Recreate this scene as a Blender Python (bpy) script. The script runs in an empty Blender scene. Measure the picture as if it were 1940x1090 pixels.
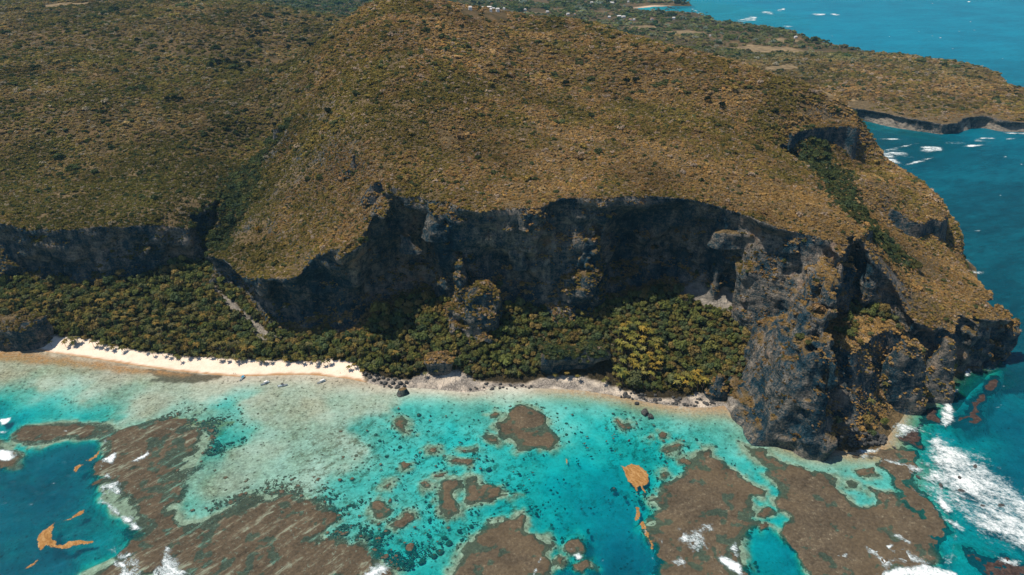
import bpy, math, random
import numpy as np
R = math.radians

# ------------------------------------------------------------------ camera, light
SC = bpy.context.scene
CAMZ = 400.0
PITCH = R(28.5)
cam_d = bpy.data.cameras.new('camera')
cam = bpy.data.objects.new('camera', cam_d)
SC.collection.objects.link(cam)
cam.location = (0, 0, CAMZ)
cam.rotation_euler = (math.pi / 2 - PITCH, 0, 0)
cam_d.sensor_width = 36
cam_d.lens = 24.0
cam_d.clip_start = 1
cam_d.clip_end = 60000
SC.camera = cam

SUN_DIR = np.array([-0.455, 0.04, 1.0]); SUN_DIR /= np.linalg.norm(SUN_DIR)   # towards the sun
elev = math.asin(SUN_DIR[2])
azim = math.atan2(SUN_DIR[0], SUN_DIR[1])
world = bpy.data.worlds.new('World'); SC.world = world
world.use_nodes = True
wn = world.node_tree; wn.nodes.clear()
w_out = wn.nodes.new('ShaderNodeOutputWorld'); w_bg = wn.nodes.new('ShaderNodeBackground')
w_sky = wn.nodes.new('ShaderNodeTexSky'); w_sky.sky_type = 'NISHITA'; w_sky.sun_disc = False
w_sky.sun_elevation = elev; w_sky.sun_rotation = azim
w_sky.altitude = 0; w_sky.air_density = 1.0; w_sky.dust_density = 0.4; w_sky.ozone_density = 3.0
w_bg.inputs['Strength'].default_value = 0.1
wn.links.new(w_sky.outputs[0], w_bg.inputs[0]); wn.links.new(w_bg.outputs[0], w_out.inputs[0])
sun_d = bpy.data.lights.new('sun', 'SUN'); sun_d.energy = 5.0; sun_d.angle = R(0.53)
sun_d.color = (1.0, 0.89, 0.735)
sun = bpy.data.objects.new('sun', sun_d); SC.collection.objects.link(sun)
sun.location = (-300, 200, 900)
from mathutils import Vector, Matrix
sun.rotation_euler = Vector(SUN_DIR).to_track_quat('Z', 'Y').to_euler()
SC.view_settings.view_transform = 'Standard'; SC.view_settings.look = 'None'
SC.view_settings.exposure = 0.0; SC.view_settings.gamma = 1.0
SC.view_settings.use_curve_mapping = False
SC.cycles.use_denoising = True
SC.cycles.max_bounces = 5; SC.cycles.diffuse_bounces = 1; SC.cycles.glossy_bounces = 2
SC.cycles.transparent_max_bounces = 12; SC.cycles.volume_bounces = 0
SC.cycles.caustics_reflective = False; SC.cycles.caustics_refractive = False
SC.render.film_transparent = False

# ------------------------------------------------------------------ numpy helpers
F = 1293.0
_cp, _sp = math.cos(PITCH), math.sin(PITCH)
def W(px, py, z):
    """where the line of sight through a spot of the photograph meets height z"""
    px = np.asarray(px, float); py = np.asarray(py, float); z = np.asarray(z, float)
    a = px - 970; b = 545 - py
    dx = a; dy = F * _cp + b * _sp; dz = -F * _sp + b * _cp
    t = (z - CAMZ) / dz
    return np.stack(np.broadcast_arrays(dx * t, dy * t, z), -1)
def WP(pts):
    p = np.array(pts, float); z = p[:, 2] if p.shape[1] > 2 else np.zeros(len(p))
    return W(p[:, 0], p[:, 1], z)

_rng = np.random.default_rng(11)
_T = _rng.random((64, 64, 64)).astype(np.float32) * 2 - 1
def vn3(x, y, z):
    xi = np.floor(x).astype(np.int32); yi = np.floor(y).astype(np.int32); zi = np.floor(z).astype(np.int32)
    fx = (x - xi).astype(np.float32); fy = (y - yi).astype(np.float32); fz = (z - zi).astype(np.float32)
    fx = fx * fx * (3 - 2 * fx); fy = fy * fy * (3 - 2 * fy); fz = fz * fz * (3 - 2 * fz)
    x0 = xi & 63; x1 = (xi + 1) & 63; y0 = yi & 63; y1 = (yi + 1) & 63; z0 = zi & 63; z1 = (zi + 1) & 63
    a = _T[x0, y0, z0] * (1 - fx) + _T[x1, y0, z0] * fx
    b = _T[x0, y1, z0] * (1 - fx) + _T[x1, y1, z0] * fx
    c = _T[x0, y0, z1] * (1 - fx) + _T[x1, y0, z1] * fx
    d = _T[x0, y1, z1] * (1 - fx) + _T[x1, y1, z1] * fx
    a = a * (1 - fy) + b * fy; c = c * (1 - fy) + d * fy
    return a * (1 - fz) + c * fz
def fbm3(x, y, z, o=3, g=0.5):
    s = 0; a = 1.0
    for i in range(o):
        s = s + a * vn3(x + 17.3 * i, y + 5.1 * i, z + 9.7 * i); a *= g
        x = x * 2.03; y = y * 2.03; z = z * 2.03
    return s
def fbm2(x, y, o=4, g=0.5, seed=0.0):
    c, s_ = 0.8, 0.6
    s = 0; a = 1.0
    zz = np.full_like(x, 0.5 + seed)
    for i in range(o):
        s = s + a * vn3(x + 31.7 * i, y - 11.3 * i, zz); a *= g
        x, y = (c * x - s_ * y) * 2.02, (s_ * x + c * y) * 2.02
    return s
def sstep(a, b, x):
    t = np.clip((x - a) / (b - a), 0, 1); return t * t * (3 - 2 * t)

class TPS:
    def __init__(self, pts, val, lam=0.0, s=100.0):
        self.s = s; p = np.asarray(pts, float) / s; self.p = p; n = len(p)
        K = self.k(p, p) + np.eye(n) * lam
        A = np.zeros((n + 3, n + 3)); A[:n, :n] = K; A[:n, n] = 1; A[:n, n + 1:] = p
        A[n, :n] = 1; A[n + 1:, :n] = p.T
        self.w = np.linalg.solve(A, np.concatenate([np.asarray(val, float), [0, 0, 0]]))
    def k(self, a, b):
        d2 = ((a[:, None, :] - b[None]) ** 2).sum(-1)
        return 0.5 * d2 * np.log(d2 + 1e-9)
    def __call__(self, x, y):
        sh = np.shape(x); q = np.stack([np.ravel(x), np.ravel(y)], -1) / self.s
        out = np.empty(len(q)); n = len(self.p)
        for i in range(0, len(q), 20000):
            c = q[i:i + 20000]
            out[i:i + 20000] = self.k(c, self.p) @ self.w[:n] + self.w[n] + c @ self.w[n + 1:]
        return out.reshape(sh)
def idw(pts, val, x, y, p=3.0, eps=1.0):
    sh = np.shape(x); q = np.stack([np.ravel(x), np.ravel(y)], -1)
    pts = np.asarray(pts, float); val = np.asarray(val, float)
    out = np.empty(len(q))
    for i in range(0, len(q), 20000):
        d2 = ((q[i:i + 20000, None] - pts[None]) ** 2).sum(-1) + eps
        w = d2 ** (-p / 2); out[i:i + 20000] = (w @ val) / w.sum(1)
    return out.reshape(sh)
def poly_sd(poly, x, y):
    """signed distance to a polygon, negative inside"""
    sh = np.shape(x); X = np.ravel(x).astype(np.float64); Y = np.ravel(y).astype(np.float64)
    poly = np.asarray(poly, float)[:, :2]; n = len(poly)
    d = np.full(len(X), 1e18); ins = np.zeros(len(X), bool)
    for i in range(n):
        a = poly[i]; b = poly[(i + 1) % n]; e = b - a
        wx = X - a[0]; wy = Y - a[1]
        t = np.clip((wx * e[0] + wy * e[1]) / (e @ e + 1e-12), 0, 1)
        d = np.minimum(d, (wx - t * e[0]) ** 2 + (wy - t * e[1]) ** 2)
        c = (a[1] > Y) != (b[1] > Y)
        xin = a[0] + (Y - a[1]) * e[0] / (e[1] if abs(e[1]) > 1e-12 else 1e-12)
        ins ^= c & (X < xin)
    return (np.sqrt(d) * np.where(ins, -1, 1)).reshape(sh)
def line_near(line, x, y):
    """distance to a polyline, side (+ right of travel), interpolated third value"""
    sh = np.shape(x); X = np.ravel(x); Y = np.ravel(y); L = np.asarray(line, float)
    d = np.full(len(X), 1e18); side = np.zeros(len(X)); zz = np.zeros(len(X))
    for i in range(len(L) - 1):
        a = L[i]; b = L[i + 1]; e = b[:2] - a[:2]
        wx = X - a[0]; wy = Y - a[1]
        t = np.clip((wx * e[0] + wy * e[1]) / (e @ e), 0, 1)
        dd = (wx - t * e[0]) ** 2 + (wy - t * e[1]) ** 2
        m = dd < d
        d = np.where(m, dd, d)
        side = np.where(m, np.sign(wx * e[1] - wy * e[0]), side)
        zz = np.where(m, a[2] + t * (b[2] - a[2]), zz)
    return np.sqrt(d).reshape(sh), side.reshape(sh), zz.reshape(sh)

def mesh_np(name, v, f, mat=None, smooth=True, attrs=None):
    me = bpy.data.meshes.new(name)
    v = np.ascontiguousarray(v, np.float32); f = np.ascontiguousarray(f, np.int32)
    m, k = f.shape
    me.vertices.add(len(v)); me.vertices.foreach_set('co', v.ravel())
    me.loops.add(m * k); me.loops.foreach_set('vertex_index', f.ravel())
    me.polygons.add(m); me.polygons.foreach_set('loop_start', np.arange(0, m * k, k, dtype=np.int32))
    me.polygons.foreach_set('use_smooth', np.full(m, smooth))
    for n_, a in (attrs or {}).items():
        a = np.asarray(a, np.float32)
        if a.ndim == 1:
            at = me.attributes.new(n_, 'FLOAT', 'POINT'); at.data.foreach_set('value', a)
        else:
            at = me.attributes.new(n_, 'FLOAT_VECTOR', 'POINT'); at.data.foreach_set('vector', a.ravel())
    me.update(calc_edges=True)
    if mat: me.materials.append(mat)
    return me
def link(name, me, parent=None, loc=None, **props):
    o = bpy.data.objects.new(name, me); SC.collection.objects.link(o)
    if parent: o.parent = parent
    if loc is not None: o.location = loc
    for k, v in props.items():
        if v is not None: o[k] = v
    return o
def grid_faces(mask):
    """quads of a (nx, ny) vertex grid; mask is per cell (nx-1, ny-1)"""
    nx, ny = mask.shape[0] + 1, mask.shape[1] + 1
    id_ = np.arange(nx * ny).reshape(nx, ny)
    i, j = np.nonzero(mask)
    return np.stack([id_[i, j], id_[i + 1, j], id_[i + 1, j + 1], id_[i, j + 1]], -1)
def compact(v, f, attrs=None):
    u, inv = np.unique(f, return_inverse=True)
    return v[u], inv.reshape(f.shape), {k: a[u] for k, a in (attrs or {}).items()}

def surface_nets(f, org, h):
    s = f < 0
    c = np.zeros(tuple(n - 1 for n in f.shape), np.uint8)
    for a in (0, 1):
        for b in (0, 1):
            for d in (0, 1):
                c += s[a:s.shape[0] - 1 + a, b:s.shape[1] - 1 + b, d:s.shape[2] - 1 + d]
    act = (c > 0) & (c < 8)
    idx = np.full(act.shape, -1, np.int32); ai, aj, ak = np.nonzero(act)
    idx[ai, aj, ak] = np.arange(len(ai))
    pos = np.zeros((len(ai), 3)); cnt = np.zeros(len(ai))
    cor = [(a, b, d) for a in (0, 1) for b in (0, 1) for d in (0, 1)]
    val = {q: f[ai + q[0], aj + q[1], ak + q[2]] for q in cor}
    for p in cor:
        for ax in range(3):
            if p[ax]: continue
            q = list(p); q[ax] = 1; q = tuple(q)
            fa, fb = val[p], val[q]; cr = (fa < 0) != (fb < 0)
            t = np.where(cr, fa / np.where(cr, fa - fb, 1), 0)
            for m in range(3):
                pos[:, m] += np.where(cr, p[m] + (t if m == ax else 0), 0)
            cnt += cr
    v = pos / cnt[:, None] + np.stack([ai, aj, ak], -1)
    v = v * h + np.asarray(org)
    fs = []
    A, B = s[:-1, 1:-1, 1:-1], s[1:, 1:-1, 1:-1]
    i, j, k = np.nonzero(A != B); j += 1; k += 1
    q = np.stack([idx[i, j - 1, k - 1], idx[i, j, k - 1], idx[i, j, k], idx[i, j - 1, k]], -1)
    fl = ~s[i, j, k]; q[fl] = q[fl][:, ::-1]; fs.append(q)
    A, B = s[1:-1, :-1, 1:-1], s[1:-1, 1:, 1:-1]
    i, j, k = np.nonzero(A != B); i += 1; k += 1
    q = np.stack([idx[i - 1, j, k - 1], idx[i - 1, j, k], idx[i, j, k], idx[i, j, k - 1]], -1)
    fl = ~s[i, j, k]; q[fl] = q[fl][:, ::-1]; fs.append(q)
    A, B = s[1:-1, 1:-1, :-1], s[1:-1, 1:-1, 1:]
    i, j, k = np.nonzero(A != B); i += 1; j += 1
    q = np.stack([idx[i - 1, j - 1, k], idx[i, j - 1, k], idx[i, j, k], idx[i - 1, j, k]], -1)
    fl = ~s[i, j, k]; q[fl] = q[fl][:, ::-1]; fs.append(q)
    return v, np.concatenate(fs)
def quad_normals(v, f):
    n = np.cross(v[f[:, 2]] - v[f[:, 0]], v[f[:, 3]] - v[f[:, 1]])
    l = np.linalg.norm(n, axis=1); return n / np.maximum(l, 1e-9)[:, None], l / 2

# ------------------------------------------------------------------ node helpers
class N:
    def __init__(self, name):
        self.m = bpy.data.materials.new(name); self.m.use_nodes = True
        self.t = self.m.node_tree; self.t.nodes.clear()
        self.out = self.t.nodes.new('ShaderNodeOutputMaterial')
    def n(self, typ, **kw):
        o = self.t.nodes.new('ShaderNode' + typ)
        for k, v in kw.items(): setattr(o, k, v)
        return o
    def put(self, sock, v):
        if v is None: return
        if hasattr(v, 'is_linked'): self.t.links.new(v, sock)
        elif sock.type == 'RGBA' and not np.isscalar(v): sock.default_value = (*v, 1) if len(v) == 3 else v
        else: sock.default_value = v
    def attr(self, name, vec=False, inst=False):
        a = self.n('Attribute'); a.attribute_name = name
        if inst: a.attribute_type = 'INSTANCER'
        return a.outputs['Vector' if vec else 'Fac']
    def math(self, op, a, b=None, clamp=False):
        o = self.n('Math', operation=op, use_clamp=clamp); self.put(o.inputs[0], a); self.put(o.inputs[1], b)
        return o.outputs[0]
    def mix(self, f, a, b, blend='MIX'):
        o = self.n('Mix', data_type='RGBA', blend_type=blend)
        self.put(o.inputs[0], f); self.put(o.inputs[6], a); self.put(o.inputs[7], b); return o.outputs[2]
    def ramp(self, f, stops, interp='LINEAR'):
        o = self.n('ValToRGB'); r = o.color_ramp; r.interpolation = interp
        while len(r.elements) > 1: r.elements.remove(r.elements[-1])
        for i, (p, c) in enumerate(stops):
            e = r.elements[0] if i == 0 else r.elements.new(p)
            e.position = p; c = (c, c, c) if np.isscalar(c) else c; e.color = (*c, 1)
        self.put(o.inputs[0], f); return o.outputs[0]
    def rng(self, v, a, b, c=0.0, d=1.0, smooth=False):
        o = self.n('MapRange'); o.clamp = True
        if smooth: o.interpolation_type = 'SMOOTHSTEP'
        self.put(o.inputs[0], v)
        for i, q in enumerate((a, b, c, d)): o.inputs[i + 1].default_value = q
        return o.outputs[0]
    def pos(self, scale=(1, 1, 1), rot=0.0):
        if not hasattr(self, '_g'): self._g = self.n('NewGeometry')
        src = self._g.outputs['Position']
        if rot:
            o = self.n('Mapping'); o.inputs['Rotation'].default_value = (0, 0, rot); self.put(o.inputs[0], src); src = o.outputs[0]
        o = self.n('Mapping'); o.inputs['Scale'].default_value = scale
        self.put(o.inputs[0], src); return o.outputs[0]
    def noise(self, vec, scale, detail=4, rough=0.55, dist=0.0):
        o = self.n('TexNoise'); self.put(o.inputs['Vector'], vec); o.inputs['Scale'].default_value = scale
        o.inputs['Detail'].default_value = detail; o.inputs['Roughness'].default_value = rough
        o.inputs['Distortion'].default_value = dist; return o.outputs[0]
    def voro(self, vec, scale, feature='F1', rnd=1.0):
        o = self.n('TexVoronoi', feature=feature); self.put(o.inputs['Vector'], vec)
        o.inputs['Scale'].default_value = scale; o.inputs['Randomness'].default_value = rnd; return o.outputs['Distance']
    def bump(self, h, dist, strength=1.0, normal=None):
        o = self.n('Bump'); o.inputs['Strength'].default_value = strength; o.inputs['Distance'].default_value = dist
        self.put(o.inputs['Height'], h); self.put(o.inputs['Normal'], normal); return o.outputs[0]
    def bsdf(self, col, rough=0.9, normal=None, spec=0.2):
        o = self.n('BsdfPrincipled'); self.put(o.inputs['Base Color'], col); self.put(o.inputs['Roughness'], rough)
        o.inputs['Specular IOR Level'].default_value = spec; self.put(o.inputs['Normal'], normal); return o.outputs[0]
    def done(self, sh):
        self.t.links.new(sh, self.out.inputs['Surface']); return self.m
# ------------------------------------------------------------------ the lie of the land
SHORE = [(-260,640),(-120,655),(0,660),(60,663),(150,676),(250,692),(330,703),(400,710),(450,714),(500,712),(583,710),(624,714),(660,718),(699,726),(738,735),(789,735),
 (841,739),(882,744),(918,740),(934,732),(980,734),(1012,736),(1073,737),(1115,741),(1156,748),(1192,755),(1231,763),(1269,768),
 (1308,772),(1347,772),(1372,768),(1398,780),(1424,793),(1436,797),(1456,815),(1481,830),(1495,841),(1522,852),(1550,858),
 (1573,852),(1612,856),(1650,856),(1667,847),(1684,822),(1703,798),(1721,766),(1760,759),(1760,745),(1780,737),(1821,701),
 (1857,698),(1917,672)]
FAR_SHORE = [(1600,226,0),(1636,229,0),(1672,237,0),(1711,245,0),(1744,250,0),(1783,255,0),(1811,251,0),(1837,243,0),(1863,242,0),(1894,248,0),(1940,251,0),
 (2060,258,0),(2300,250,0),(2300,190,12),(1990,178,12),(1940,169,12),(1917,162,12),(1899,139,14),(1873,126,14),(1837,119,14),(1801,112,14),(1718,103,14),(1662,98,14),
 (1620,89,14),(1584,80,14),(1543,72,12),(1515,62,10),(1504,56,8),(1440,47,10),(1359,41,2),(1341,33,2),(1321,25,6),(1243,22,6),(1197,17.5,0),(1243,13,0),(1310,10,4),
 (1308,6,4),(1282,3,4),(1240,-6,0),(1180,-25,0),(1050,-45,0)]
LAND = np.concatenate([WP(SHORE)[:, :2],
 np.array([(535,640),(548,690),(575,740),(602,790),(606,830),(592,880),(566,930),(535,975),(530,1040),(560,1150),(600,1300),(680,1430)], float),
 WP(FAR_SHORE)[:, :2], np.array([(-4000,14000),(-9000,9000),(-6000,590),(-1200,590)], float)])

UPTS = [  # high ground: (px, py, height)
 (-150,425,95),(8,430,95),(113,435,95),(193,430,95),(278,432,88),(335,433,82),(361,438,78),(358,409,88),(399,399,86),(417,378,84),
 (430,380,79),(450,350,83),(480,312,91),(500,287,97),(530,245,109),(412,440,62),(395,472,56),(392,489,57),(423,494,60),(459,516,68),(480,525,74),(519,530,77),(552,530,80),
 (588,510,92),(614,489,107),(645,466,120),(681,443,127),(709,414,135),(745,372,153),(800,378,150),(848,385,150),(908,400,149),(960,391,152),(1019,396,152),
 (1058,381,154),(1135,377,156),(1230,374,156),(1308,383,152),(1346,391,149),(1398,404,144),(1437,419,147),(1499,440,140),(1548,448,138),
 (1620,448,137),(1654,502,114),(1687,533,98),(1713,592,72),(1754,620,62),(1801,646,50),(1819,600,60),(1852,610,56),(1868,603,56),(1918,609,50),
 (1904,592,52),(1883,571,58),(1857,556,61),(1837,546,60),(1811,520,54),(1806,480,30),(1838,470,28),(1824,445,40),(1799,405,52),(1785,383,62),(1767,365,72),(1739,347,84),
 (1667,321,94),(1625,300,104),(1620,222,152),(1600,222,153),(1560,196,157),(1420,150,170),(1300,110,186),(1150,55,216),(1000,32,238),(900,15,252),(760,2,276),(705,4,270),(655,55,238),
 (1000,300,168),(1000,200,186),(1000,120,206),(1000,65,226),(760,300,172),(760,200,206),(760,100,242),(880,250,182),(880,120,222),(1150,250,174),(1150,150,190),(1300,200,176),(1300,300,163),(1420,300,158),(1400,220,166),(1480,240,155),
 (1470,360,148),(1560,380,142),(1600,400,138),(1520,300,122),(1560,309,116),(1620,306,105),(1650,350,116),(1700,385,98),(1700,425,78),(1745,455,66),(1770,440,60),(1750,500,70),(1780,520,62),(1700,500,88),(1800,560,60),(1750,560,72),(1850,590,57),(1640,420,128),
 (650,285,164),(690,320,160),(735,365,156),(560,240,152),(520,262,128),(600,280,155),(500,440,82),(560,400,108),(450,470,66),(600,440,106),(650,380,134),(600,330,138),(540,330,121),(470,420,80),(560,470,90),(560,170,168),(600,110,196),
 (450,230,120),(400,200,130),(300,300,108),(400,320,98),(200,380,98),(100,300,108),(0,380,97),(100,200,150),(-150,200,155),(300,100,172),(100,100,178),(450,100,166),(540,120,150),(400,55,190),(200,22,200),(0,30,195),(-200,60,190),(560,22,188),(610,56,168),(480,6,192),(590,90,150)]
UW = [(490,1060,60),(560,1250,28),(450,1400,45),(384,1290,90),(350,1520,50),(250,1750,62),(0,1900,90),(-250,1800,150),(-330,1500,180),(-545,2250,120),(-1000,2500,170),(-1600,2200,180),(-1800,1200,170),(-1500,700,110),(-900,620,95),
 (640,600,20),(700,800,0),(680,950,0),(0,450,140),(400,450,110),(-400,450,60),(-700,500,80)]
UFAR = [(1900,200,25),(1700,185,28),(1500,140,30),(1300,85,32),(1650,120,20),(1800,140,18),(1450,75,18),(1200,55,26),(1000,22,45),(900,8,50),(630,30,70),(640,8,60),(1900,225,24),(1650,215,24),(1780,225,24),(1350,50,12),(1250,25,10),(2100,200,18)]
_u = np.concatenate([WP(UPTS), np.array(UW, float), WP(UFAR), np.array([(-3000,6000,80),(3000,9000,20),(-6000,3000,150),(0,9000,40),(-5000,900,120)], float)])
U_tps = TPS(_u[:, :2], _u[:, 2], lam=0.002)
def Uf(x, y):
    u = U_tps(x, y)
    d = np.hypot(x, y)
    u = u + fbm2(x / 90, y / 90, 4) * 4.0 * sstep(0, 500, d)
    rg = 1 - np.abs(fbm2((x * .82 + y * .57) / 60, (y * .82 - x * .57) / 190, 3, seed=17)); u = u - (rg - .7) * 9 * sstep(1100, 800, d) * sstep(30, -120, x + 20) + fbm2(x / 420, y / 420, 3, seed=3) * 9 * sstep(1200, 2600, d)
    return np.maximum(u, 9)

LPTS = [(100,642,3.5),(300,668,3.5),(500,680,3.5),(640,690,3.5),(50,590,14),(50,560,20),(200,600,12),(200,560,20),(330,560,18),(330,530,28),(60,535,27),(-100,540,27),(-100,600,12),(150,500,36),(250,470,47),(330,475,47),(385,465,47),(400,430,60),(430,398,71),(450,370,80),
 (420,560,20),(400,520,28),(480,620,11),(440,600,12),(540,636,9),(600,642,10),(650,640,11),(700,612,20),(780,586,30),(860,580,34),(900,600,33),(960,605,32),(1050,600,32),(1150,578,38),(1250,552,46),(1290,541,50),(1340,545,51),(1400,572,46),(1430,610,36),(1440,640,30),(1400,700,16),
 (1380,740,8),(1200,650,23),(1200,700,10),(1250,700,10),(1100,640,26),(1000,660,15),(900,660,16),(800,655,14),(750,680,8),(850,705,4),(950,715,4),(1050,702,4),(1080,720,2.5),(1200,728,5),(1350,745,5),(1100,655,22),(1640,760,36),(1690,795,14),(1600,830,6),(1650,830,6),(1615,705,60),(1590,740,48),(1680,740,38),(1660,800,16),(1612,790,26)]
_l = WP(LPTS)
L_tps = TPS(np.concatenate([_l[:, :2], [(-400,900),(0,900),(400,800),(600,700),(-700,800)]]), np.concatenate([_l[:, 2], [60,70,60,30,60]]), lam=0.004)

PRIM = [(-200,422,95,-2),(-60,428,95,-2),(8,430,95,2),(40,434,95,4),(80,434,95,0),(113,435,95,-4),(144,432,95,-2),(193,430,95,0),(232,432,93,-6),(278,432,88,0),(310,433,84,3),(335,434,82,4),(361,439,78,0),(372,420,82,-2),(358,409,88,0),(399,399,86,-2),(417,378,84,0),
 (426,372,82,-4),(418,410,72,-8),(406,450,60,-8),(394,476,56,-2),(390,489,57,2),(423,494,60,4),(438,507,63,6),(459,517,68,6),(480,525,74,12),(519,530,77,16),(552,530,80,18),(588,510,92,19),(614,489,107,26),(645,466,120,26),(681,443,127,26),(709,414,135,25),(726,402,145,22),
 (740,391,149,20),(746,373,153,20),(790,377,150,18),(848,385,150,3),(874,396,149,2),(908,401,149,15),(944,394,151,13),(980,392,152,15),(1019,396,152,14),(1058,381,154,-7),(1099,381,155,-3),(1135,377,156,22),(1174,378,156,28),(1230,374,156,32),
 (1269,378,154,32),(1308,383,152,24),(1346,391,149,22),(1398,404,144,14),(1437,419,147,2),(1460,425,145,-8),(1478,432,143,-16),(1499,440,140,-22),(1548,448,138,-26),(1585,458,137,-14),(1605,453,137,0),(1625,446,137,2),(1643,461,132,2),(1654,502,114,0),(1687,533,98,0),
 (1710,561,86,2),(1713,592,72,2),(1736,615,66,2),(1754,620,62,0),(1780,636,55,0),(1801,648,50,0),(1812,622,56,2),(1819,598,60,-4),(1829,602,59,-5),(1845,612,56,-2),(1855,622,54,3),(1862,603,57,-2),(1870,604,56,-3),(1891,609,53,-2),(1918,609,50,2),
 (1925,595,50,-3),(1883,571,58,-4)]
_p = np.array(PRIM, float); PW = WP(_p[:, :3])
P_POLY = np.concatenate([PW[:, :2], np.array([(528,690),(540,735),(570,780),(582,825),(570,870),(545,920),(515,970),(500,1100),(0,2000),(-2500,2000),(-2500,720)], float)])
BACK = np.array([(528,690),(570,780),(582,825),(570,870),(545,920)], float)

X0, X1, Y0, Y1, H = -700.0, 660.0, 404.0, 962.0, 2.1
Z0, Z1 = -5.0, 266.0
gx = np.arange(X0, X1, H); gy = np.arange(Y0, Y1, H); gz = np.arange(Z0, Z1, H)
GX, GY = np.meshgrid(gx, gy, indexing='ij')
def Lf(x, y):
    sd = -poly_sd(LAND, x, y)
    l = np.maximum(L_tps(x, y) + fbm2(x / 30, y / 30, 3) * 1.2, 0.4)
    s = np.maximum(sd, 0)
    kx = 1 + 3.0 * sstep(255, 300, x) * sstep(620, 540, y)
    l = np.minimum(l, (0.05 * s + 0.0085 * s * s) * kx + 0.05)
    return np.where(sd > 0, l, np.maximum(0.16 * sd, -6.0)), sd

def cliff_noise(x, y, z):
    n = fbm3(x / 40, y / 40, z / 40, 4) * 12.5
    n += vn3(x / 13, y / 13, z / 46 + 7) * 2.6            # upright ribs
    n += fbm3(x / 18, y / 18, z / 6.5, 2) * 1.3           # bedding ledges
    r = 1 - np.abs(fbm3(x / 19 + 3, y / 19, z / 15, 3)); n += (r - 0.6) * 5.0
    n += np.abs(vn3(x / 8, y / 8, z / 7)) * 2.0
    return np.where(z < 16, np.clip(n, -2.5 - np.maximum(z, 0) * .4, 1.5 + np.maximum(z, 0) * .5), n)

def build_near():
    U = np.minimum(Uf(GX, GY), Z1 - 6); L, shore = Lf(GX, GY)
    sd = poly_sd(P_POLY, GX, GY) + fbm2(GX / 22, GY / 22, 3, seed=5) * 2.2
    rec = (1 + .35 * fbm2(GX / 24, GY / 200, 2, seed=6)) * idw(np.concatenate([PW[:, :2], BACK]), np.concatenate([_p[:, 3], [-14, -18, -18, -18, -18]]), GX, GY, p=4, eps=60)
    # two more tables of rock on the seaward flank
    def mesa(pts):
        w = WP(pts); a = np.c_[w[:, :2], np.ones(len(w))]
        k, *_ = np.linalg.lstsq(a, w[:, 2], rcond=None)
        return poly_sd(w, GX, GY) + fbm2(GX / 14, GY / 14, 3, seed=8) * 2.0, np.maximum(k[0] * GX + k[1] * GY + k[2] + fbm2(GX / 25, GY / 25, 3) * 1.5, -4)
    mesas = [mesa([(1690,400,96),(1712,407,95),(1730,417,92),(1750,422,88),(1768,412,85),(1783,424,78),(1799,405,76),(1785,383,80),(1767,365,85),(1739,347,92),(1700,340,100)]),
             mesa([(1497,262,150),(1512,250,151),(1545,243,151),(1580,240,150),(1608,238,150),(1624,243,149),(1624,228,150),(1604,220,152),(1560,212,155),(1500,225,156)]),
             mesa([(1738,374,90),(1760,378,88),(1783,392,82),(1787,380,82),(1767,362,88),(1739,345,95)])]
    # the buttress that runs down to the point
    CR = WP([(1640,430,138),(1612,447,137),(1585,470,131),(1562,520,120),(1546,590,105),(1538,650,90),(1535,690,76),(1552,722,64),(1560,745,58)])
    dl, side, zc = line_near(CR, GX, GY)
    zc = zc + fbm2(GX / 15, GY / 15, 2, seed=2) * 3
    zl = zc - np.maximum(dl - 7, 0) * np.where((side > 0) & (GY > CR[-1, 1] + 3), 2.1, 7.5)
    BF = WP([(1425,700,28),(1440,690,40),(1480,680,58),(1530,684,70),(1562,704,68),(1584,722,62),(1578,748,52),(1540,766,46),(1484,778,34),(1442,762,26),(1408,742,20)])
    bsd = poly_sd(BF, GX, GY); bt = idw(BF[:, :2], BF[:, 2] - 1, GX, GY, p=2, eps=30) + fbm2(GX / 12, GY / 12, 3) * 2.5
    f = np.empty((len(gx), len(gy), len(gz)), np.float32); wl = np.empty_like(f)
    nm = np.minimum.reduce([np.abs(ms) for ms, _ in mesas] + [np.abs(bsd), dl]) < 16
    for k, z in enumerate(gz):
        t = np.clip((U - z) / np.maximum(U - L, 1), 0, 1)
        g = np.where(rec > 0, np.sin(np.clip(t * 1.25, 0, 1) * math.pi / 2) * np.where(t > .8, 1 - (t - .8) * 1.4, 1), t)
        q = np.maximum(z - U, sd + rec * g); wl[:, :, k] = np.where(nm, 0, sd + rec * g)
        for ms, mt in mesas: q = np.minimum(q, np.maximum(z - mt, ms - (mt - z) * 0.12))
        q = np.minimum(q, np.where(side > 0, (z - zl) / 2.3, (z - zl) / 7.5))
        q = np.minimum(q, np.maximum(z - bt, bsd - (bt - z) * 0.09))
        f[:, :, k] = q
    # rough the walls only where the surface runs
    Lz = L[:, :, None]; zz = gz[None, None, :]
    m = (np.abs(f) < 13) & (zz > Lz - 6) & (wl > -15)
    i, j, k = np.nonzero(m); wgt = sstep(-15, -9, wl[i, j, k])
    x, y, z = gx[i], gy[j], gz[k]
    flat = np.clip((U[i, j] - z) / 9, 0.02, 1)
    f[i, j, k] += (cliff_noise(x, y, z) * flat * wgt).astype(np.float32)
    f = np.minimum(f, (zz - Lz).astype(np.float32))
    v, q = surface_nets(f, (gx[0], gy[0], gz[0]), H)
    return v, q, U, L, shore, sd
NV, NQ, GU, GL, GSH, GSD = build_near()

def bil(G, x, y):
    fx = np.clip((x - gx[0]) / H, 0, len(gx) - 1.001); fy = np.clip((y - gy[0]) / H, 0, len(gy) - 1.001)
    i = fx.astype(int); j = fy.astype(int); a = fx - i; b = fy - j
    return (G[i, j] * (1 - a) + G[i + 1, j] * a) * (1 - b) + (G[i, j + 1] * (1 - a) + G[i + 1, j + 1] * a) * b

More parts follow.
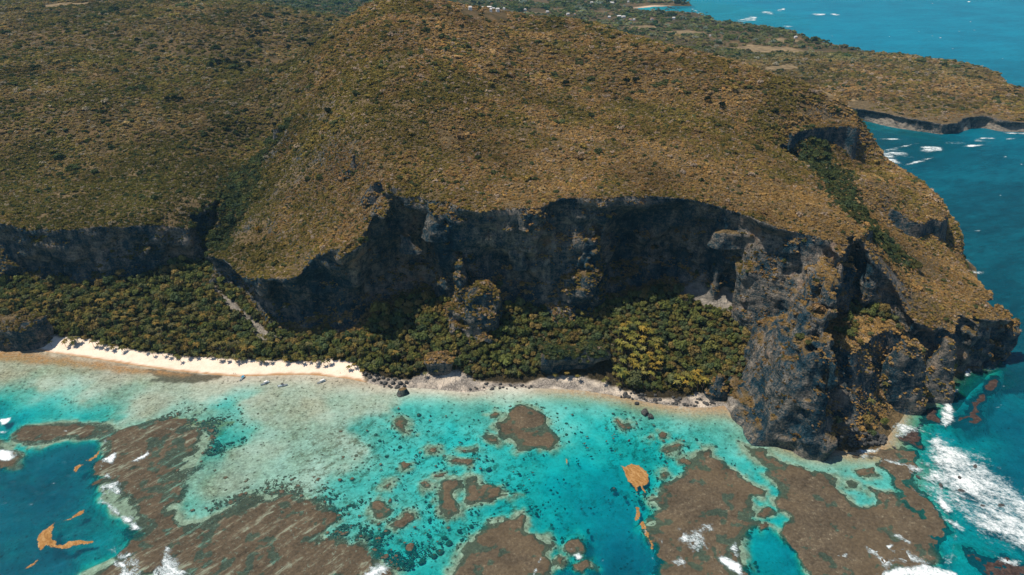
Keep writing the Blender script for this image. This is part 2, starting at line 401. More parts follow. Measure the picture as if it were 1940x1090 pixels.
SAND = WP([(-260,645,2),(-120,640,2),(40,640,3),(92,634,4),(120,637,4),(162,642,4),(211,653,4),(270,664,4),(361,674,4),(402,674,4),(438,678,4),(500,681,4),(583,684,4),(638,680,4),(676,692,4),(690,706,3)] +
          [(x, y + 8, 0) for x, y in SHORE if x < 700][::-1])[:, :2]
PEBBLE = WP([(690,706,3),(763,716,4),(828,698,4),(850,696,5),(882,707,4),(905,722,3),(1000,720,3),(1045,707,4),(1104,714,4),(1145,722,4),(1180,734,3),(1230,752,2),(1282,754,2),(1320,745,3),(1362,750,3),(1385,765,2)] +
          [(x, y + 8, 0) for x, y in SHORE if 690 < x < 1400][::-1])[:, :2]
LEDGE = WP([(1284,560,46),(1295,547,48),(1340,545,49),(1385,555,49),(1412,575,46),(1405,590,42),(1360,581,43),(1318,571,44)])[:, :2]
TRACK = WP([(399,533,27),(417,548,24),(437,565,20),(462,588,16),(477,601,13),(489,613,11),(512,631,10),(537,639,9),(497,643,9),(481,633,10),(466,609,13),(436,581,18),(408,555,23)])[:, :2]

def rock_mat(name, dark=1.0, veg=True, sand=True):
    n = N(name); g = n.n('NewGeometry')
    p = n.pos()
    big = n.noise(p, 0.022, 4, .6); med = n.noise(p, 0.12, 5, .65); fine = n.noise(p, 0.6, 4, .7)
    st = n.noise(n.pos((.02, .02, .30)), 1.0, 4, .7)
    vert = n.noise(n.pos((.16, .16, .012)), 1.0, 4, .6)
    tone = n.math('ADD', n.math('MULTIPLY', med, .45), n.math('ADD', n.math('MULTIPLY', st, .25), n.math('MULTIPLY', vert, .30)))
    tone = n.math('ADD', tone, n.math('MULTIPLY', n.math('SUBTRACT', fine, .5), .45))
    tone = n.math('ADD', tone, n.math('MULTIPLY', n.math('SUBTRACT', big, .5), .65))
    wv = n.n('VectorMath', operation='ADD'); nv = n.n('TexNoise'); nv.inputs['Scale'].default_value = .09; nv.inputs['Detail'].default_value = 5; nv.inputs['Roughness'].default_value = .7
    n.put(nv.inputs['Vector'], p); sv = n.n('VectorMath', operation='SCALE'); n.put(sv.inputs[0], nv.outputs['Color']); sv.inputs['Scale'].default_value = 26
    n.put(wv.inputs[0], n.pos((1, 1, .5))); n.put(wv.inputs[1], sv.outputs[0])
    crk = n.voro(wv.outputs[0], .075, 'DISTANCE_TO_EDGE')
    tone = n.math('SUBTRACT', tone, n.rng(crk, .07, .0, 0, .09))
    col = n.ramp(tone, [(.30, (.003, .022, .040)), (.40, (.011, .049, .078)), (.47, (.066, .084, .090)), (.545, (.165, .155, .140)), (.66, (.33, .285, .235))])
    rust = n.rng(n.math('ADD', big, n.math('MULTIPLY', med, .5)), .86, 1.02)
    col = n.mix(n.math('MULTIPLY', rust, .55), col, (.26, .115, .055))
    nz = n.n('SeparateXYZ'); n.put(nz.inputs[0], g.outputs['Normal'])
    if veg:
        soil = n.ramp(n.math('ADD', n.math('MULTIPLY', med, .6), n.math('MULTIPLY', fine, .4)), [(.30, (.060, .050, .024)), (.48, (.150, .110, .055)), (.62, (.26, .185, .095)), (.75, (.36, .265, .15))])
        k = n.rng(n.math('ADD', nz.outputs['Z'], n.math('MULTIPLY', n.math('SUBTRACT', med, .5), .7)), .60, .82)
        col = n.mix(k, col, soil)
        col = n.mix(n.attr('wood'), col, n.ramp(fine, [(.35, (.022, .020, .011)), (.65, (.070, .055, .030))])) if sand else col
    if sand:
        s = n.attr('sand'); pb = n.attr('pebble'); lg = n.attr('ledge')
        wet = n.attr('wet')
        sc = n.ramp(n.math('ADD', n.math('MULTIPLY', n.noise(p, .08, 4), .5), n.math('MULTIPLY', fine, .5)), [(.35, (.70, .57, .45)), (.55, (.83, .71, .58)), (.7, (.88, .78, .67))])
        sc = n.mix(wet, sc, (.40, .235, .115))
        ps = n.voro(p, .8)
        pc = n.mix(n.rng(ps, .1, .75), n.ramp(n.noise(p, .5, 3), [(.35, (.30, .28, .25)), (.6, (.66, .60, .53))]), (.22, .20, .18))
        pc = n.mix(n.rng(n.noise(p, .06, 3), .46, .62), pc, (.74, .65, .54))
        lc = n.ramp(med, [(.35, (.20, .19, .17)), (.6, (.36, .33, .29)), (.7, (.50, .44, .36))])
        col = n.mix(s, col, sc); col = n.mix(pb, col, pc); col = n.mix(lg, col, lc)
    if dark != 1.0: col = n.mix(1.0, col, (dark, dark, dark * 1.02), 'MULTIPLY')
    h = n.math('ADD', n.math('MULTIPLY', n.math('ABSOLUTE', n.math('SUBTRACT', med, .5)), 2.6), n.math('ADD', n.math('MULTIPLY', st, 1.1), n.math('MULTIPLY', fine, .8)))
    h = n.math('ADD', h, n.rng(crk, 0, .14, 0, .35))
    if sand: h = n.math('MULTIPLY', h, n.math('SUBTRACT', 1.0, n.math('MULTIPLY', s, .92)))
    b = n.bump(h, 2.6, 1.0)
    return n.done(n.bsdf(col, .92, b, .15))
M_ROCK = rock_mat('limestone_and_soil')
M_CRAG = rock_mat('bare_limestone', 1.0, True, False)

def near_attrs(v):
    x, y, z = v.T
    n1 = fbm2(x / 6, y / 6, 3)
    low = sstep(14, 9, z)
    s = sstep(1.5, -2.0, poly_sd(SAND, x, y) + n1 * 2.2) * low
    pb = sstep(1.5, -2.0, poly_sd(PEBBLE, x, y) + n1 * 2.5) * low
    lg = np.maximum(sstep(2, -2, poly_sd(LEDGE, x, y) + n1 * 3), sstep(1, -1.5, poly_sd(TRACK, x, y) + n1 * 2)) * sstep(62, 57, z) * sstep(8, 5, z - bil(GL, x, y))
    sh = bil(GSH, x, y)
    wet = sstep(4.5, 1.0, sh + n1 * 2)
    lowland = (z - bil(GL, x, y) < 3) & (bil(GSD, x, y) > -4)
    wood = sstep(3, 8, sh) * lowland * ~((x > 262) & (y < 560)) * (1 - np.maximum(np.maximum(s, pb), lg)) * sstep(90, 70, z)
    return dict(sand=s, pebble=pb, ledge=lg, wet=wet, wood=wood)
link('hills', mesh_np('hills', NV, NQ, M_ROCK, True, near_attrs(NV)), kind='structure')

# everything behind and beside: a height sheet with wider and wider steps
def axis(a, b, step, far_a, far_b, grow=1.03, mx=120.0):
    m = list(np.arange(a, b + step * .5, step))
    s = step; p = m[0]; lo = []
    while p > far_a: s = min(s * grow, mx); p -= s; lo.append(p)
    s = step; p = m[-1]; hi = []
    while p < far_b: s = min(s * grow, mx); p += s; hi.append(p)
    return np.array(lo[::-1] + m + hi)
def build_far():
    ax = axis(-900, 1500, 8.0, -7000, 6000, 1.05, 150); ay = axis(560, 1700, 6.0, 560, 13000, 1.012, 140)
    x, y = np.meshgrid(ax, ay, indexing='ij')
    sd = -poly_sd(LAND, x, y) + fbm2(x / 40, y / 40, 3, seed=4) * 6
    beach = sstep(160, 0, np.hypot(x - W(1230, 15, 0)[0], (y - W(1230, 15, 0)[1]) * .4))
    edge = sstep(0, np.where(beach > .2, 60, 13), sd)
    z = np.where(sd > 0, 0.3 + (Uf(x, y) - 0.3) * edge, np.maximum(sd * 0.6, -9))
    inside = (x > X0 + 8) & (x < X1 - 8) & (y < Y1 - 8)
    z = np.where((y < Y1 - 2) & (x > X0) & (x < X1), z - 1.2, z)
    c = ~(inside[:-1, :-1] & inside[1:, :-1] & inside[:-1, 1:] & inside[1:, 1:])
    land = sd > -15
    c &= land[:-1, :-1] | land[1:, :-1] | land[:-1, 1:] | land[1:, 1:]
    c &= ~((x[:-1, :-1] > 400) & (y[:-1, :-1] < Y1 - 12))
    c &= ~((y[:-1, :-1] < 690) & (x[:-1, :-1] < -600))
    v = np.stack([x, y, z], -1).reshape(-1, 3); v, q, at = compact(v, grid_faces(c), dict(beach=beach.ravel()))
    return v, q, at
FV, FQ, FA = build_far()
def far_mat():
    n = N('far_scrubland'); p = n.pos()
    a = n.noise(p, .006, 5, .6); b = n.noise(p, .04, 5, .65)
    t = n.math('ADD', n.math('MULTIPLY', a, .5), n.math('MULTIPLY', b, .5))
    col = n.ramp(t, [(.33, (.030, .030, .014)), (.46, (.070, .054, .026)), (.56, (.125, .085, .042)), (.68, (.22, .15, .075))])
    sp = n.n('SeparateXYZ'); n.put(sp.inputs[0], n._g.outputs['Position'])
    nz = n.n('SeparateXYZ'); n.put(nz.inputs[0], n._g.outputs['Normal'])
    rock = n.ramp(n.noise(n.pos((1, 1, 3)), .09, 5, .7), [(.35, (.05, .05, .05)), (.6, (.25, .22, .18))])
    col = n.mix(n.math('MULTIPLY', n.rng(nz.outputs['Z'], .86, .70), n.rng(sp.outputs['Z'], 30, 20)), col, rock)
    col = n.mix(n.math('MULTIPLY', n.attr('beach'), n.rng(sp.outputs['Z'], 5, 2.5)), col, (.66, .50, .36))
    col = n.mix(n.attr('field'), col, n.ramp(b, [(.35, (.10, .075, .04)), (.6, (.27, .20, .11))]))
    return n.done(n.bsdf(col, .95, n.bump(b, 3.0, .6), .1))
M_FAR = far_mat()
def march(px, py):
    """the ground seen at a spot of the photograph: the far side of a crest is never reached"""
    t = np.concatenate([np.arange(640, 1500, 3.0), np.arange(1500, 6000, 6.0)])
    a = W(px, py, 399.0); d = a - np.array([0, 0, CAMZ]); d /= np.linalg.norm(d)
    p = np.array([0, 0, CAMZ]) + d * t[:, None]
    h = p[:, 2] - Uf(p[:, 0], p[:, 1]); k = np.nonzero(h < 0)[0]
    k = k[0] if len(k) else len(t) - 1
    return np.array([p[k, 0], p[k, 1], Uf(p[k:k + 1, 0], p[k:k + 1, 1])[0]])
HOUSES = [(927,17,11),(935,19,6),(944,19,5),(943,23,7),(930,23,5),(914,17,6),(891,20,7),(955,19,5),(995,21,5),(1037,25,6),(1076,29,6),(1089,29.5,4),(1121,7,6),(1139,7,5),(1159,8,9),(1154,34.5,6),(1173,33.5,8),(1181,34.5,8),(1194,40,7),(1201,39.5,5),(1235,38,5),(1276,37,6),(1068,5,5),(1190,5,4),(1507,73,6),(1345,70,3)]
HOUSE_AT = [march(px, py) for px, py, _ in HOUSES]
FIELDS = [[march(*q)[:2] for q in pl] for pl in ([(1380,92),(1420,84),(1500,92),(1540,100),(1440,101)], [(1456,73),(1500,74),(1520,80),(1470,82)], [(1250,60),(1300,58),(1340,64),(1290,67)], [(58,13),(100,8),(172,5),(172,9),(100,15)], [(992,22),(1032,25),(1000,28)], [(1552,178),(1610,188),(1676,204),(1640,205),(1580,190)], [(1440,128),(1500,122),(1520,130),(1460,136)], [(1180,50),(1240,48),(1250,54),(1200,56)])]
def cleared(x, y):
    m = np.zeros(np.shape(x), bool)
    for p in FIELDS: m |= poly_sd(np.array(p), x, y) + fbm2(x / 20, y / 20, 2) * 6 < 0
    for h, (_, _, w) in zip(HOUSE_AT, HOUSES):
        m |= (np.abs(x - h[0] + (y - h[1]) * h[0] / h[1] * -1) < w * 1.7 + 6) & (y < h[1] + 14) & (y > h[1] - 62)
    return m
fld = np.zeros(len(FV))
for p in FIELDS: fld = np.maximum(fld, sstep(4, -4, poly_sd(np.array(p), FV[:, 0], FV[:, 1])))
FA['field'] = fld
link('inland_hills', mesh_np('inland_hills', FV, FQ, M_FAR, True, FA), kind='structure')

# the low cliff across the far bay
def build_far_cliff():
    h = 2.6; x = np.arange(690, 1480, h); y = np.arange(1380, 1600, h); z = np.arange(-4, 34, h)
    X, Y = np.meshgrid(x, y, indexing='ij'); u = Uf(X, Y); sd = poly_sd(LAND, X, Y) + fbm2(X / 30, Y / 30, 3, seed=7) * 7
    f = np.empty((len(x), len(y), len(z)))
    for k, zz in enumerate(z):
        rec = np.sin(np.clip((u - zz) / 22, 0, 1) * 3.0) * (2.5 + 5 * fbm2(X / 45, Y / 45, 2, seed=9))
        f[:, :, k] = np.maximum(zz - u - .6, sd + rec)
    i, j, k = np.nonzero(np.abs(f) < 8)
    f[i, j, k] += cliff_noise(x[i], y[j], z[k]) * .42 * np.clip((u[i, j] - z[k]) / 6, .05, 1)
    f[:, -1, :] = np.maximum(f[:, -1, :], 1)
    v, q = surface_nets(f, (x[0], y[0], z[0]), h)
    link('far_cliff', mesh_np('far_cliff', v, q, M_CRAG, True), kind='structure')
build_far_cliff()
# ------------------------------------------------------------------ sea bed and water
REEFS = [  # outline in the photograph at sea level, label, group
 ([(975,768),(1000,768),(1020,776),(1041,797),(1038,812),(1050,825),(1059,834),(1041,852),(1016,851),(1000,857),(982,860),(972,845),(960,833),(940,820),(937,801),(950,793),(962,785)], 'round brown reef by the pale sand arc, largest reef near the rocky beach'),
 ([(1298,888),(1308,857),(1330,847),(1350,848),(1357,864),(1375,882),(1405,893),(1419,912),(1435,921),(1460,927),(1447,946),(1416,933),(1430,957),(1418,985),(1439,990),(1416,1007),(1400,1018),(1416,1054),(1418,1090),(1414,1125),(1266,1125),(1238,1085),(1252,1063),(1241,1029),(1224,1013),(1210,1000),(1238,982),(1249,963),(1228,946),(1238,930),(1261,917),(1288,902)], 'broad dark brown reef between the orange weed raft and the narrow teal channel'),
 ([(1428,972),(1440,963),(1460,962),(1478,970),(1474,979),(1452,984),(1434,981)], 'small oval reef in the mouth of the narrow teal channel'),
 ([(1434,992),(1450,986),(1462,992),(1456,1003),(1440,1006)], 'little reef knob just below the oval reef in the channel'),
 ([(1400,835),(1425,842),(1456,853),(1483,872),(1522,884),(1556,897),(1573,895),(1592,905),(1590,924),(1609,940),(1631,958),(1659,946),(1645,921),(1673,926),(1704,931),(1690,905),(1676,887),(1662,872),(1640,866),(1612,866),(1630,858),(1678,846),(1706,842),(1745,852),(1747,915),(1762,943),(1795,979),(1806,1007),(1784,1035),(1790,1060),(1762,1070),(1734,1092),(1720,1125),(1545,1125),(1532,1082),(1503,1040),(1480,1007),(1490,982),(1464,960),(1456,942),(1478,935),(1461,912),(1450,886),(1418,868),(1404,850)], 'largest brown reef shelf reaching from the headland foot to the surf'),
 ([(1618,890),(1634,882),(1656,886),(1664,900),(1646,906),(1626,903)], 'oval reef island inside the shallow green pool'),
 ([(1600,910),(1614,906),(1626,914),(1620,924),(1606,922)], 'smaller reef island at the left side of the shallow green pool'),
 ([(1812,1032),(1834,1034),(1873,1046),(1940,1062),(1990,1080),(1990,1125),(1880,1120),(1845,1072),(1818,1052)], 'reef spur in the bottom right corner below the surf'),
 ([(1795,786),(1822,778),(1850,742),(1880,712),(1900,702),(1890,730),(1866,775),(1862,800),(1835,812),(1808,818)], 'dark red brown reef awash below the tip of the headland'),
 ([(1700,826),(1735,800),(1752,772),(1766,764),(1782,772),(1778,800),(1752,812),(1745,850),(1706,848)], 'reef strip awash at the foot of the headland cliff'),
 ([(925,992),(940,979),(964,977),(978,970),(992,966),(1004,975),(1000,1004),(1022,1013),(1034,1012),(1056,1032),(1041,1049),(1046,1068),(1040,1092),(1040,1125),(820,1125),(845,1092),(870,1056),(881,1029),(906,1010)], 'brown reef at the bottom edge left of the deep teal channel'),
 ([(1066,1030),(1078,1020),(1096,1017),(1110,1028),(1106,1046),(1085,1053),(1070,1044)], 'upper of two round reefs in the deep channel mouth'),
 ([(1080,1068),(1100,1056),(1120,1062),(1124,1076),(1104,1084),(1086,1080)], 'lower of two round reefs in the deep channel mouth'),
 ([(1043,1060),(1060,1048),(1072,1054),(1070,1074),(1052,1080)], 'reef knob touching the big reef at the channel mouth'),
 ([(703,950),(716,946),(730,950),(738,960),(747,966),(740,976),(724,985),(710,984),(706,966)], 'kidney shaped reef left of the bean shaped pair'),
 ([(736,995),(752,984),(762,974),(772,967),(784,970),(786,982),(772,990),(764,1000),(746,1003)], 'bean shaped reef tilted up to the right in the speckled shallows'),
 ([(842,912),(858,904),(875,910),(877,921),(861,929),(865,943),(875,957),(870,974),(847,984),(828,971),(831,954),(832,930)], 'tall narrow reef left of the blue cleft'),
 ([(882,904),(890,900),(906,899),(911,917),(930,918),(948,921),(953,932),(973,935),(950,945),(939,948),(914,954),(886,960),(878,951),(884,929)], 'ragged wide reef right of the blue cleft'),
 ([(850,872),(866,865),(884,866),(897,872),(893,880),(872,881),(856,878)], 'flat oblong reef above the blue cleft'),
 ([(870,852),(886,853),(904,845),(909,850),(900,858),(878,858)], 'thin curved reef strip below the round reef'),
 ([(757,878),(764,873),(778,878),(776,887),(764,889)], 'small round coral head alone in the pale shallows'),
 ([(808,852),(816,846),(828,848),(826,856),(814,858)], 'small dark coral head above the oblong reef'),
 ([(797,914),(806,910),(820,916),(816,925),(802,926)], 'small reef left of the tall narrow reef'),
 ([(817,900),(832,896),(845,896),(842,904),(828,908)], 'thin reef joining the top of the tall narrow reef'),
 ([(725,922),(736,912),(744,910),(743,918),(734,926)], 'slanted small coral head in the pale shallows'),
 ([(910,826),(920,820),(934,822),(946,832),(944,841),(930,838),(918,834)], 'pair of joined coral heads left of the round reef'),
 ([(1160,790),(1172,788),(1180,800),(1196,800),(1198,810),(1182,814),(1168,804)], 'crooked reef close to the rocky shore'),
 ([(1245,822),(1254,816),(1266,820),(1262,829),(1250,831)], 'small round coral head right of the crooked reef'),
 ([(1222,828),(1230,823),(1237,828),(1230,833)], 'tiny reef left of the small round coral head'),
 ([(1256,852),(1266,842),(1282,838),(1294,842),(1284,852),(1270,858),(1262,864)], 'broken reef chain above the broad dark brown reef'),
 ([(1282,870),(1296,864),(1312,876),(1310,883),(1296,880),(1286,878)], 'leaf shaped reef just above the broad dark brown reef'),
 ([(1250,896),(1262,890),(1269,898),(1264,906),(1254,904)], 'small faint reef right of the orange weed raft'),
 ([(746,795),(760,788),(772,800),(768,812),(776,822),(762,820),(750,808)], 'faint mottled reef in the turquoise shallows'),
 ([(926,786),(938,778),(946,784),(940,790),(930,792)], 'little coral head upper left of the round reef'),
 ([(1414,822),(1424,818),(1430,824),(1422,829)], 'little dark coral head near the headland foot'),
]
FLAT = [(195,826),(240,806),(300,800),(350,800),(376,806),(403,830),(390,846),(376,872),(356,903),(340,935),(335,960),(350,984),(380,984),(417,968),(473,935),(540,937),(600,945),(640,985),(612,1010),(630,1025),(680,1030),(720,1058),(752,1085),(755,1125),(120,1125),(150,1085),(205,1062),(240,1040),(275,1012),(240,995),(196,962),(186,930),(192,870)]
FLAT_SMALL = (([(20,822),(40,808),(90,800),(150,796),(215,800),(240,812),(195,834),(120,836),(80,848),(40,850),(22,842)], 'brown reef ridge between the dark blue deep and the pale lagoon'),
                ([(-60,836),(0,832),(22,845),(50,860),(30,885),(0,892),(-60,900)], 'reef point with foam at the left edge of the view'))
def near_reef(x, y, reach=12.0):
    d = np.full(np.shape(x), reach)
    for pl in [p for p, _ in REEFS] + [FLAT] + [p for p, _ in FLAT_SMALL]:
        w = W(np.array(pl)[:, 0], np.array(pl)[:, 1], 0)[:, :2]; lo = w.min(0) - reach; hi = w.max(0) + reach
        m = (x > lo[0]) & (x < hi[0]) & (y > lo[1]) & (y < hi[1])
        if m.any(): d[m] = np.minimum(d[m], poly_sd(w, x[m], y[m]))
    return d

DEPTH = [(1064,792,.9),(1078,818,1.0),(1050,778,.8),(20,700,0.19),(100,720,0.26),(200,720,0.22),(300,760,0.22),(400,745,0.22),(430,762,1.6),(500,760,0.22),(600,760,0.22),(700,770,0.30),(650,830,0.37),(500,850,0.37),(600,900,0.41),(450,900,0.37),(40,750,1.2),(70,790,2.2),(20,810,6),(-40,790,9),(0,840,9),(60,825,2.5),
 (350,880,.5),(430,830,1.9),(300,900,.5),(250,870,.8),(750,770,1.7),(800,800,1.8),(850,825,2.4),(870,835,2.4),(740,830,2.0),(900,775,1.5),(960,748,.6),(1060,770,1.7),(1080,800,2.4),(1100,850,3.4),(1000,900,2.8),(1050,930,5.20),(1100,950,6.50),(1150,900,5.98),(1200,960,7.80),(1150,1000,9.10),
 (1100,1080,14.30),(1200,1070,14.30),(1170,1030,11.70),(1020,985,4.5),(980,940,3.2),(800,900,2.0),(750,930,2.0),(800,1000,2.2),(830,1035,2.4),(780,1070,2.4),(700,930,1.5),(650,960,1.4),(1150,800,2.6),(1200,830,3.6),(1250,865,3.6),(1300,830,2.2),(1350,825,1.3),(1400,830,1.0),(1200,785,1.4),
 (1300,795,1.1),(1400,800,.6),(1450,835,.7),(1430,880,2.3),(1440,940,2.8),(1480,970,3.5),(1460,1030,5.5),(1500,1090,7),(1440,1090,6),(1600,885,1.3),(1650,920,1.3),(1690,912,1.3),(1550,885,1.1),(130,870,14),(50,900,16),(150,920,11),(100,950,16),(170,980,8),(100,1050,16),(30,1090,16),(200,1030,7),(0,890,14),(-80,900,20),(-80,1050,20),
 (1760,800,4),(1740,860,3),(1790,770,4),(1850,770,10),(1900,800,16),(1940,700,22),(1850,900,10),(1940,900,16),(1900,1060,7),(1820,1060,6),(1760,1090,7),(1930,1000,9),(1880,730,10),(1700,860,1.2),(1650,870,1.0),(230,1050,3),(550,1050,1.2),(400,1000,.8),(620,1040,1.2),(940,1040,2),(1320,960,2),(1640,1000,2)]
_d = np.array(DEPTH, float); DW = W(_d[:, 0], _d[:, 1], 0)[:, :2]
MURK = [(100,690,.9),(300,690,.8),(600,730,.6),(400,780,.85),(300,830,.9),(600,830,.7),(550,770,.75),(700,790,.6),(450,880,.7),(650,900,.5),(350,900,1),(800,850,.2),(870,825,.05),(1000,760,.35),(800,960,.35),(700,960,.5),(1080,800,.05),(1120,900,.1),(1150,1000,.2),(1300,840,.35),(1420,880,.2),(1460,1030,.1),(900,760,.6),(1200,770,.7),(1350,800,.7),(1250,830,.45),(430,765,.3),(60,780,.4),(820,770,.45),(600,1000,.6),(800,1040,.45),(1650,920,.5),(1450,840,.8)]
_m = np.array(MURK, float); MW = W(_m[:, 0], _m[:, 1], 0)[:, :2]
def px_poly(p): return W(np.array(p)[:, 0], np.array(p)[:, 1], 0)[:, :2]
def bed_depth(x, y):
    sh = poly_sd(LAND, x, y)                       # positive out to sea
    wx = x + fbm2(x / 34, y / 34, 4, .6, 21) * 17; wy = y + fbm2(x / 34, y / 34, 4, .6, 27) * 13
    d = np.exp(idw(DW, np.log(_d[:, 2]), wx, wy, p=2.9, eps=90))
    out = np.maximum(np.maximum(x - 440, -640 - x), 0) + np.maximum(260 - y, 0)
    d = d * np.where(sh < 60, sstep(-1, 34, sh) * .97 + .03, 1)
    off = (x > 505) & (y > 560)
    d = np.where((out > 60) | off, np.maximum(d, 12 + out * .05), d)
    return d, sh
sx = axis(-560, 480, 1.6, -9000, 9000, 1.06, 400); sy = axis(300, 640, 1.5, 60, 14000, 1.035, 300)
SX, SY = np.meshgrid(sx, sy, indexing='ij')
SDP, SSH = bed_depth(SX, SY)
SDP = SDP * (1 + .30 * fbm2(SX / 26, SY / 26, 5, .6, seed=9) * sstep(.8, 2.2, SDP))
# far bay and inlet are shallow over sand
for px, py, r, dd in ((1680,258,110,3.2),(1290,20,330,2.0),(1360,25,300,4.0),(1640,240,70,3),(1420,36,300,9),(1720,262,80,6)):
    c = W(px, py, 0); k = np.exp(-((SX - c[0]) ** 2 + ((SY - c[1]) * .7) ** 2) / (2 * r * r)); SDP = SDP * (1 - k) + dd * k
NR = near_reef(SX, SY)
SDP = np.minimum(SDP, .45 + (SDP - .45) * sstep(-1, 9, NR + fbm2(SX / 9, SY / 9, 4, .6, 2) * 6) + .15 * (NR > 0) + 40 * sstep(300, 345, SX))
sea_mask = SSH > -12
cm = sea_mask[:-1, :-1] | sea_mask[1:, :-1] | sea_mask[:-1, 1:] | sea_mask[1:, 1:]

def water_mat():
    n = N('sea_water'); p = n.pos()
    d = n.attr('depth')
    T = n.n('CombineColor')
    for s, a in zip(T.inputs, (.72, .105, .080)):
        n.put(s, n.math('EXPONENT', n.math('MULTIPLY', d, -a)))
    tr = n.n('BsdfTransparent'); n.put(tr.inputs[0], T.outputs[0])
    sc = n.math('SUBTRACT', 1.0, n.math('EXPONENT', n.math('MULTIPLY', d, -.16)))
    patch = n.math('ADD', n.math('MULTIPLY', n.noise(n.pos((.004, .007, 1), -.35), 1.0, 7, .7), .6), n.math('MULTIPLY', n.noise(n.pos((.03, .07, 1), -.5), 1.0, 6, .75), .4))
    deep = n.ramp(patch, [(.36, (.0005, .028, .048)), (.5, (.001, .058, .088)), (.64, (.002, .105, .150))])
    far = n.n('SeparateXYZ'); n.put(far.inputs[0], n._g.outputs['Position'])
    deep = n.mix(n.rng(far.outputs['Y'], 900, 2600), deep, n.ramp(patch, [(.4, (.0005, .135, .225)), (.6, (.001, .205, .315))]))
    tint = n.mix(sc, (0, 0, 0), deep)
    df = n.n('BsdfDiffuse'); n.put(df.inputs[0], tint)
    ad = n.n('AddShader'); n.t.links.new(tr.outputs[0], ad.inputs[0]); n.t.links.new(df.outputs[0], ad.inputs[1])
    rip = n.math('ADD', n.noise(n.pos((.022, .09, 1), -.5), 1.0, 6, .68), n.math('MULTIPLY', n.noise(n.pos((.22, .42, 1), -.4), 1.0, 4, .7), .5))
    b = n.bump(rip, 2.6, .9)
    gl = n.n('BsdfGlossy'); gl.inputs['Roughness'].default_value = .18; n.put(gl.inputs['Normal'], b)
    fr = n.n('Fresnel'); fr.inputs[0].default_value = 1.33; n.put(fr.inputs['Normal'], b)
    mx = n.n('MixShader'); n.put(mx.inputs[0], n.math('MULTIPLY', fr.outputs[0], .20))
    n.t.links.new(ad.outputs[0], mx.inputs[1]); n.t.links.new(gl.outputs[0], mx.inputs[2])
    return n.done(mx.outputs[0])
v = np.stack([SX, SY, np.zeros_like(SX)], -1).reshape(-1, 3)
v, q, at = compact(v, grid_faces(cm), {'depth': SDP.ravel()})
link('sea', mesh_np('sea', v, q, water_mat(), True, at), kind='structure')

bx = np.arange(-640, 560, 2.0); by = np.arange(280, 720, 2.0)
BX, BY = np.meshgrid(bx, by, indexing='ij')
BD, BSH = bed_depth(BX, BY)
murk = np.clip(idw(MW, _m[:, 2], BX + fbm2(BX / 30, BY / 30, 4, .6, 23) * 18, BY + fbm2(BX / 30, BY / 30, 4, .6, 29) * 14, p=2.6, eps=120) + fbm2(BX / 16, BY / 16, 4, .6, 33) * .22, 0, 1)
BNR = near_reef(BX, BY)
BD = np.minimum(BD, .6 + (BD - .6) * sstep(-1, 9, BNR))
murk = np.maximum(murk, .9 * sstep(9, 0, BNR + fbm2(BX / 9, BY / 9, 4, .6, 2) * 7))
blot = sstep(30, -10, poly_sd(px_poly([(560,830),(720,790),(900,800),(1000,870),(1000,960),(930,1000),(760,1060),(640,1030),(560,960)]), BX, BY)) * .9 + sstep(15, -10, poly_sd(px_poly([(1120,790),(1330,800),(1360,860),(1270,880),(1180,860)]), BX, BY)) * .8 + sstep(20, -10, poly_sd(px_poly([(1040,880),(1180,850),(1240,930),(1230,1090),(1060,1090),(1000,960)]), BX, BY)) * .7 * sstep(.0, .45, fbm2(BX / 14, BY / 14, 3, seed=41))
GRASS = WP([(270,700),(295,699),(330,706),(400,709),(422,712),(410,718),(365,725),(330,726),(290,722),(283,714),(300,716),(284,708)])[:, :2]
grass = sstep(1.5, -1.5, poly_sd(GRASS, BX, BY) + fbm2(BX / 5, BY / 5, 3) * 3)
WASH = WP([(-200,648),(0,664),(60,668),(150,682),(250,697),(330,706),(360,712),(300,710),(200,703),(100,692),(0,684),(-200,670)])[:, :2]
wash = sstep(4, -4, poly_sd(WASH, BX, BY) + fbm2(BX / 9, BY / 9, 3) * 4)
SHB = sstep(26, 6, BSH + fbm2(BX / 12, BY / 12, 3) * 5) * sstep(.0, 60, BX)       # brown margin along the rocky shore
WASH2 = WP([(400,832),(440,812),(425,810),(440,800),(395,795),(340,790),(280,798),(330,800),(375,808),(410,815)])[:, :2]
wash2 = sstep(2, -2, poly_sd(WASH2, BX, BY) + fbm2(BX / 6, BY / 6, 3) * 5)
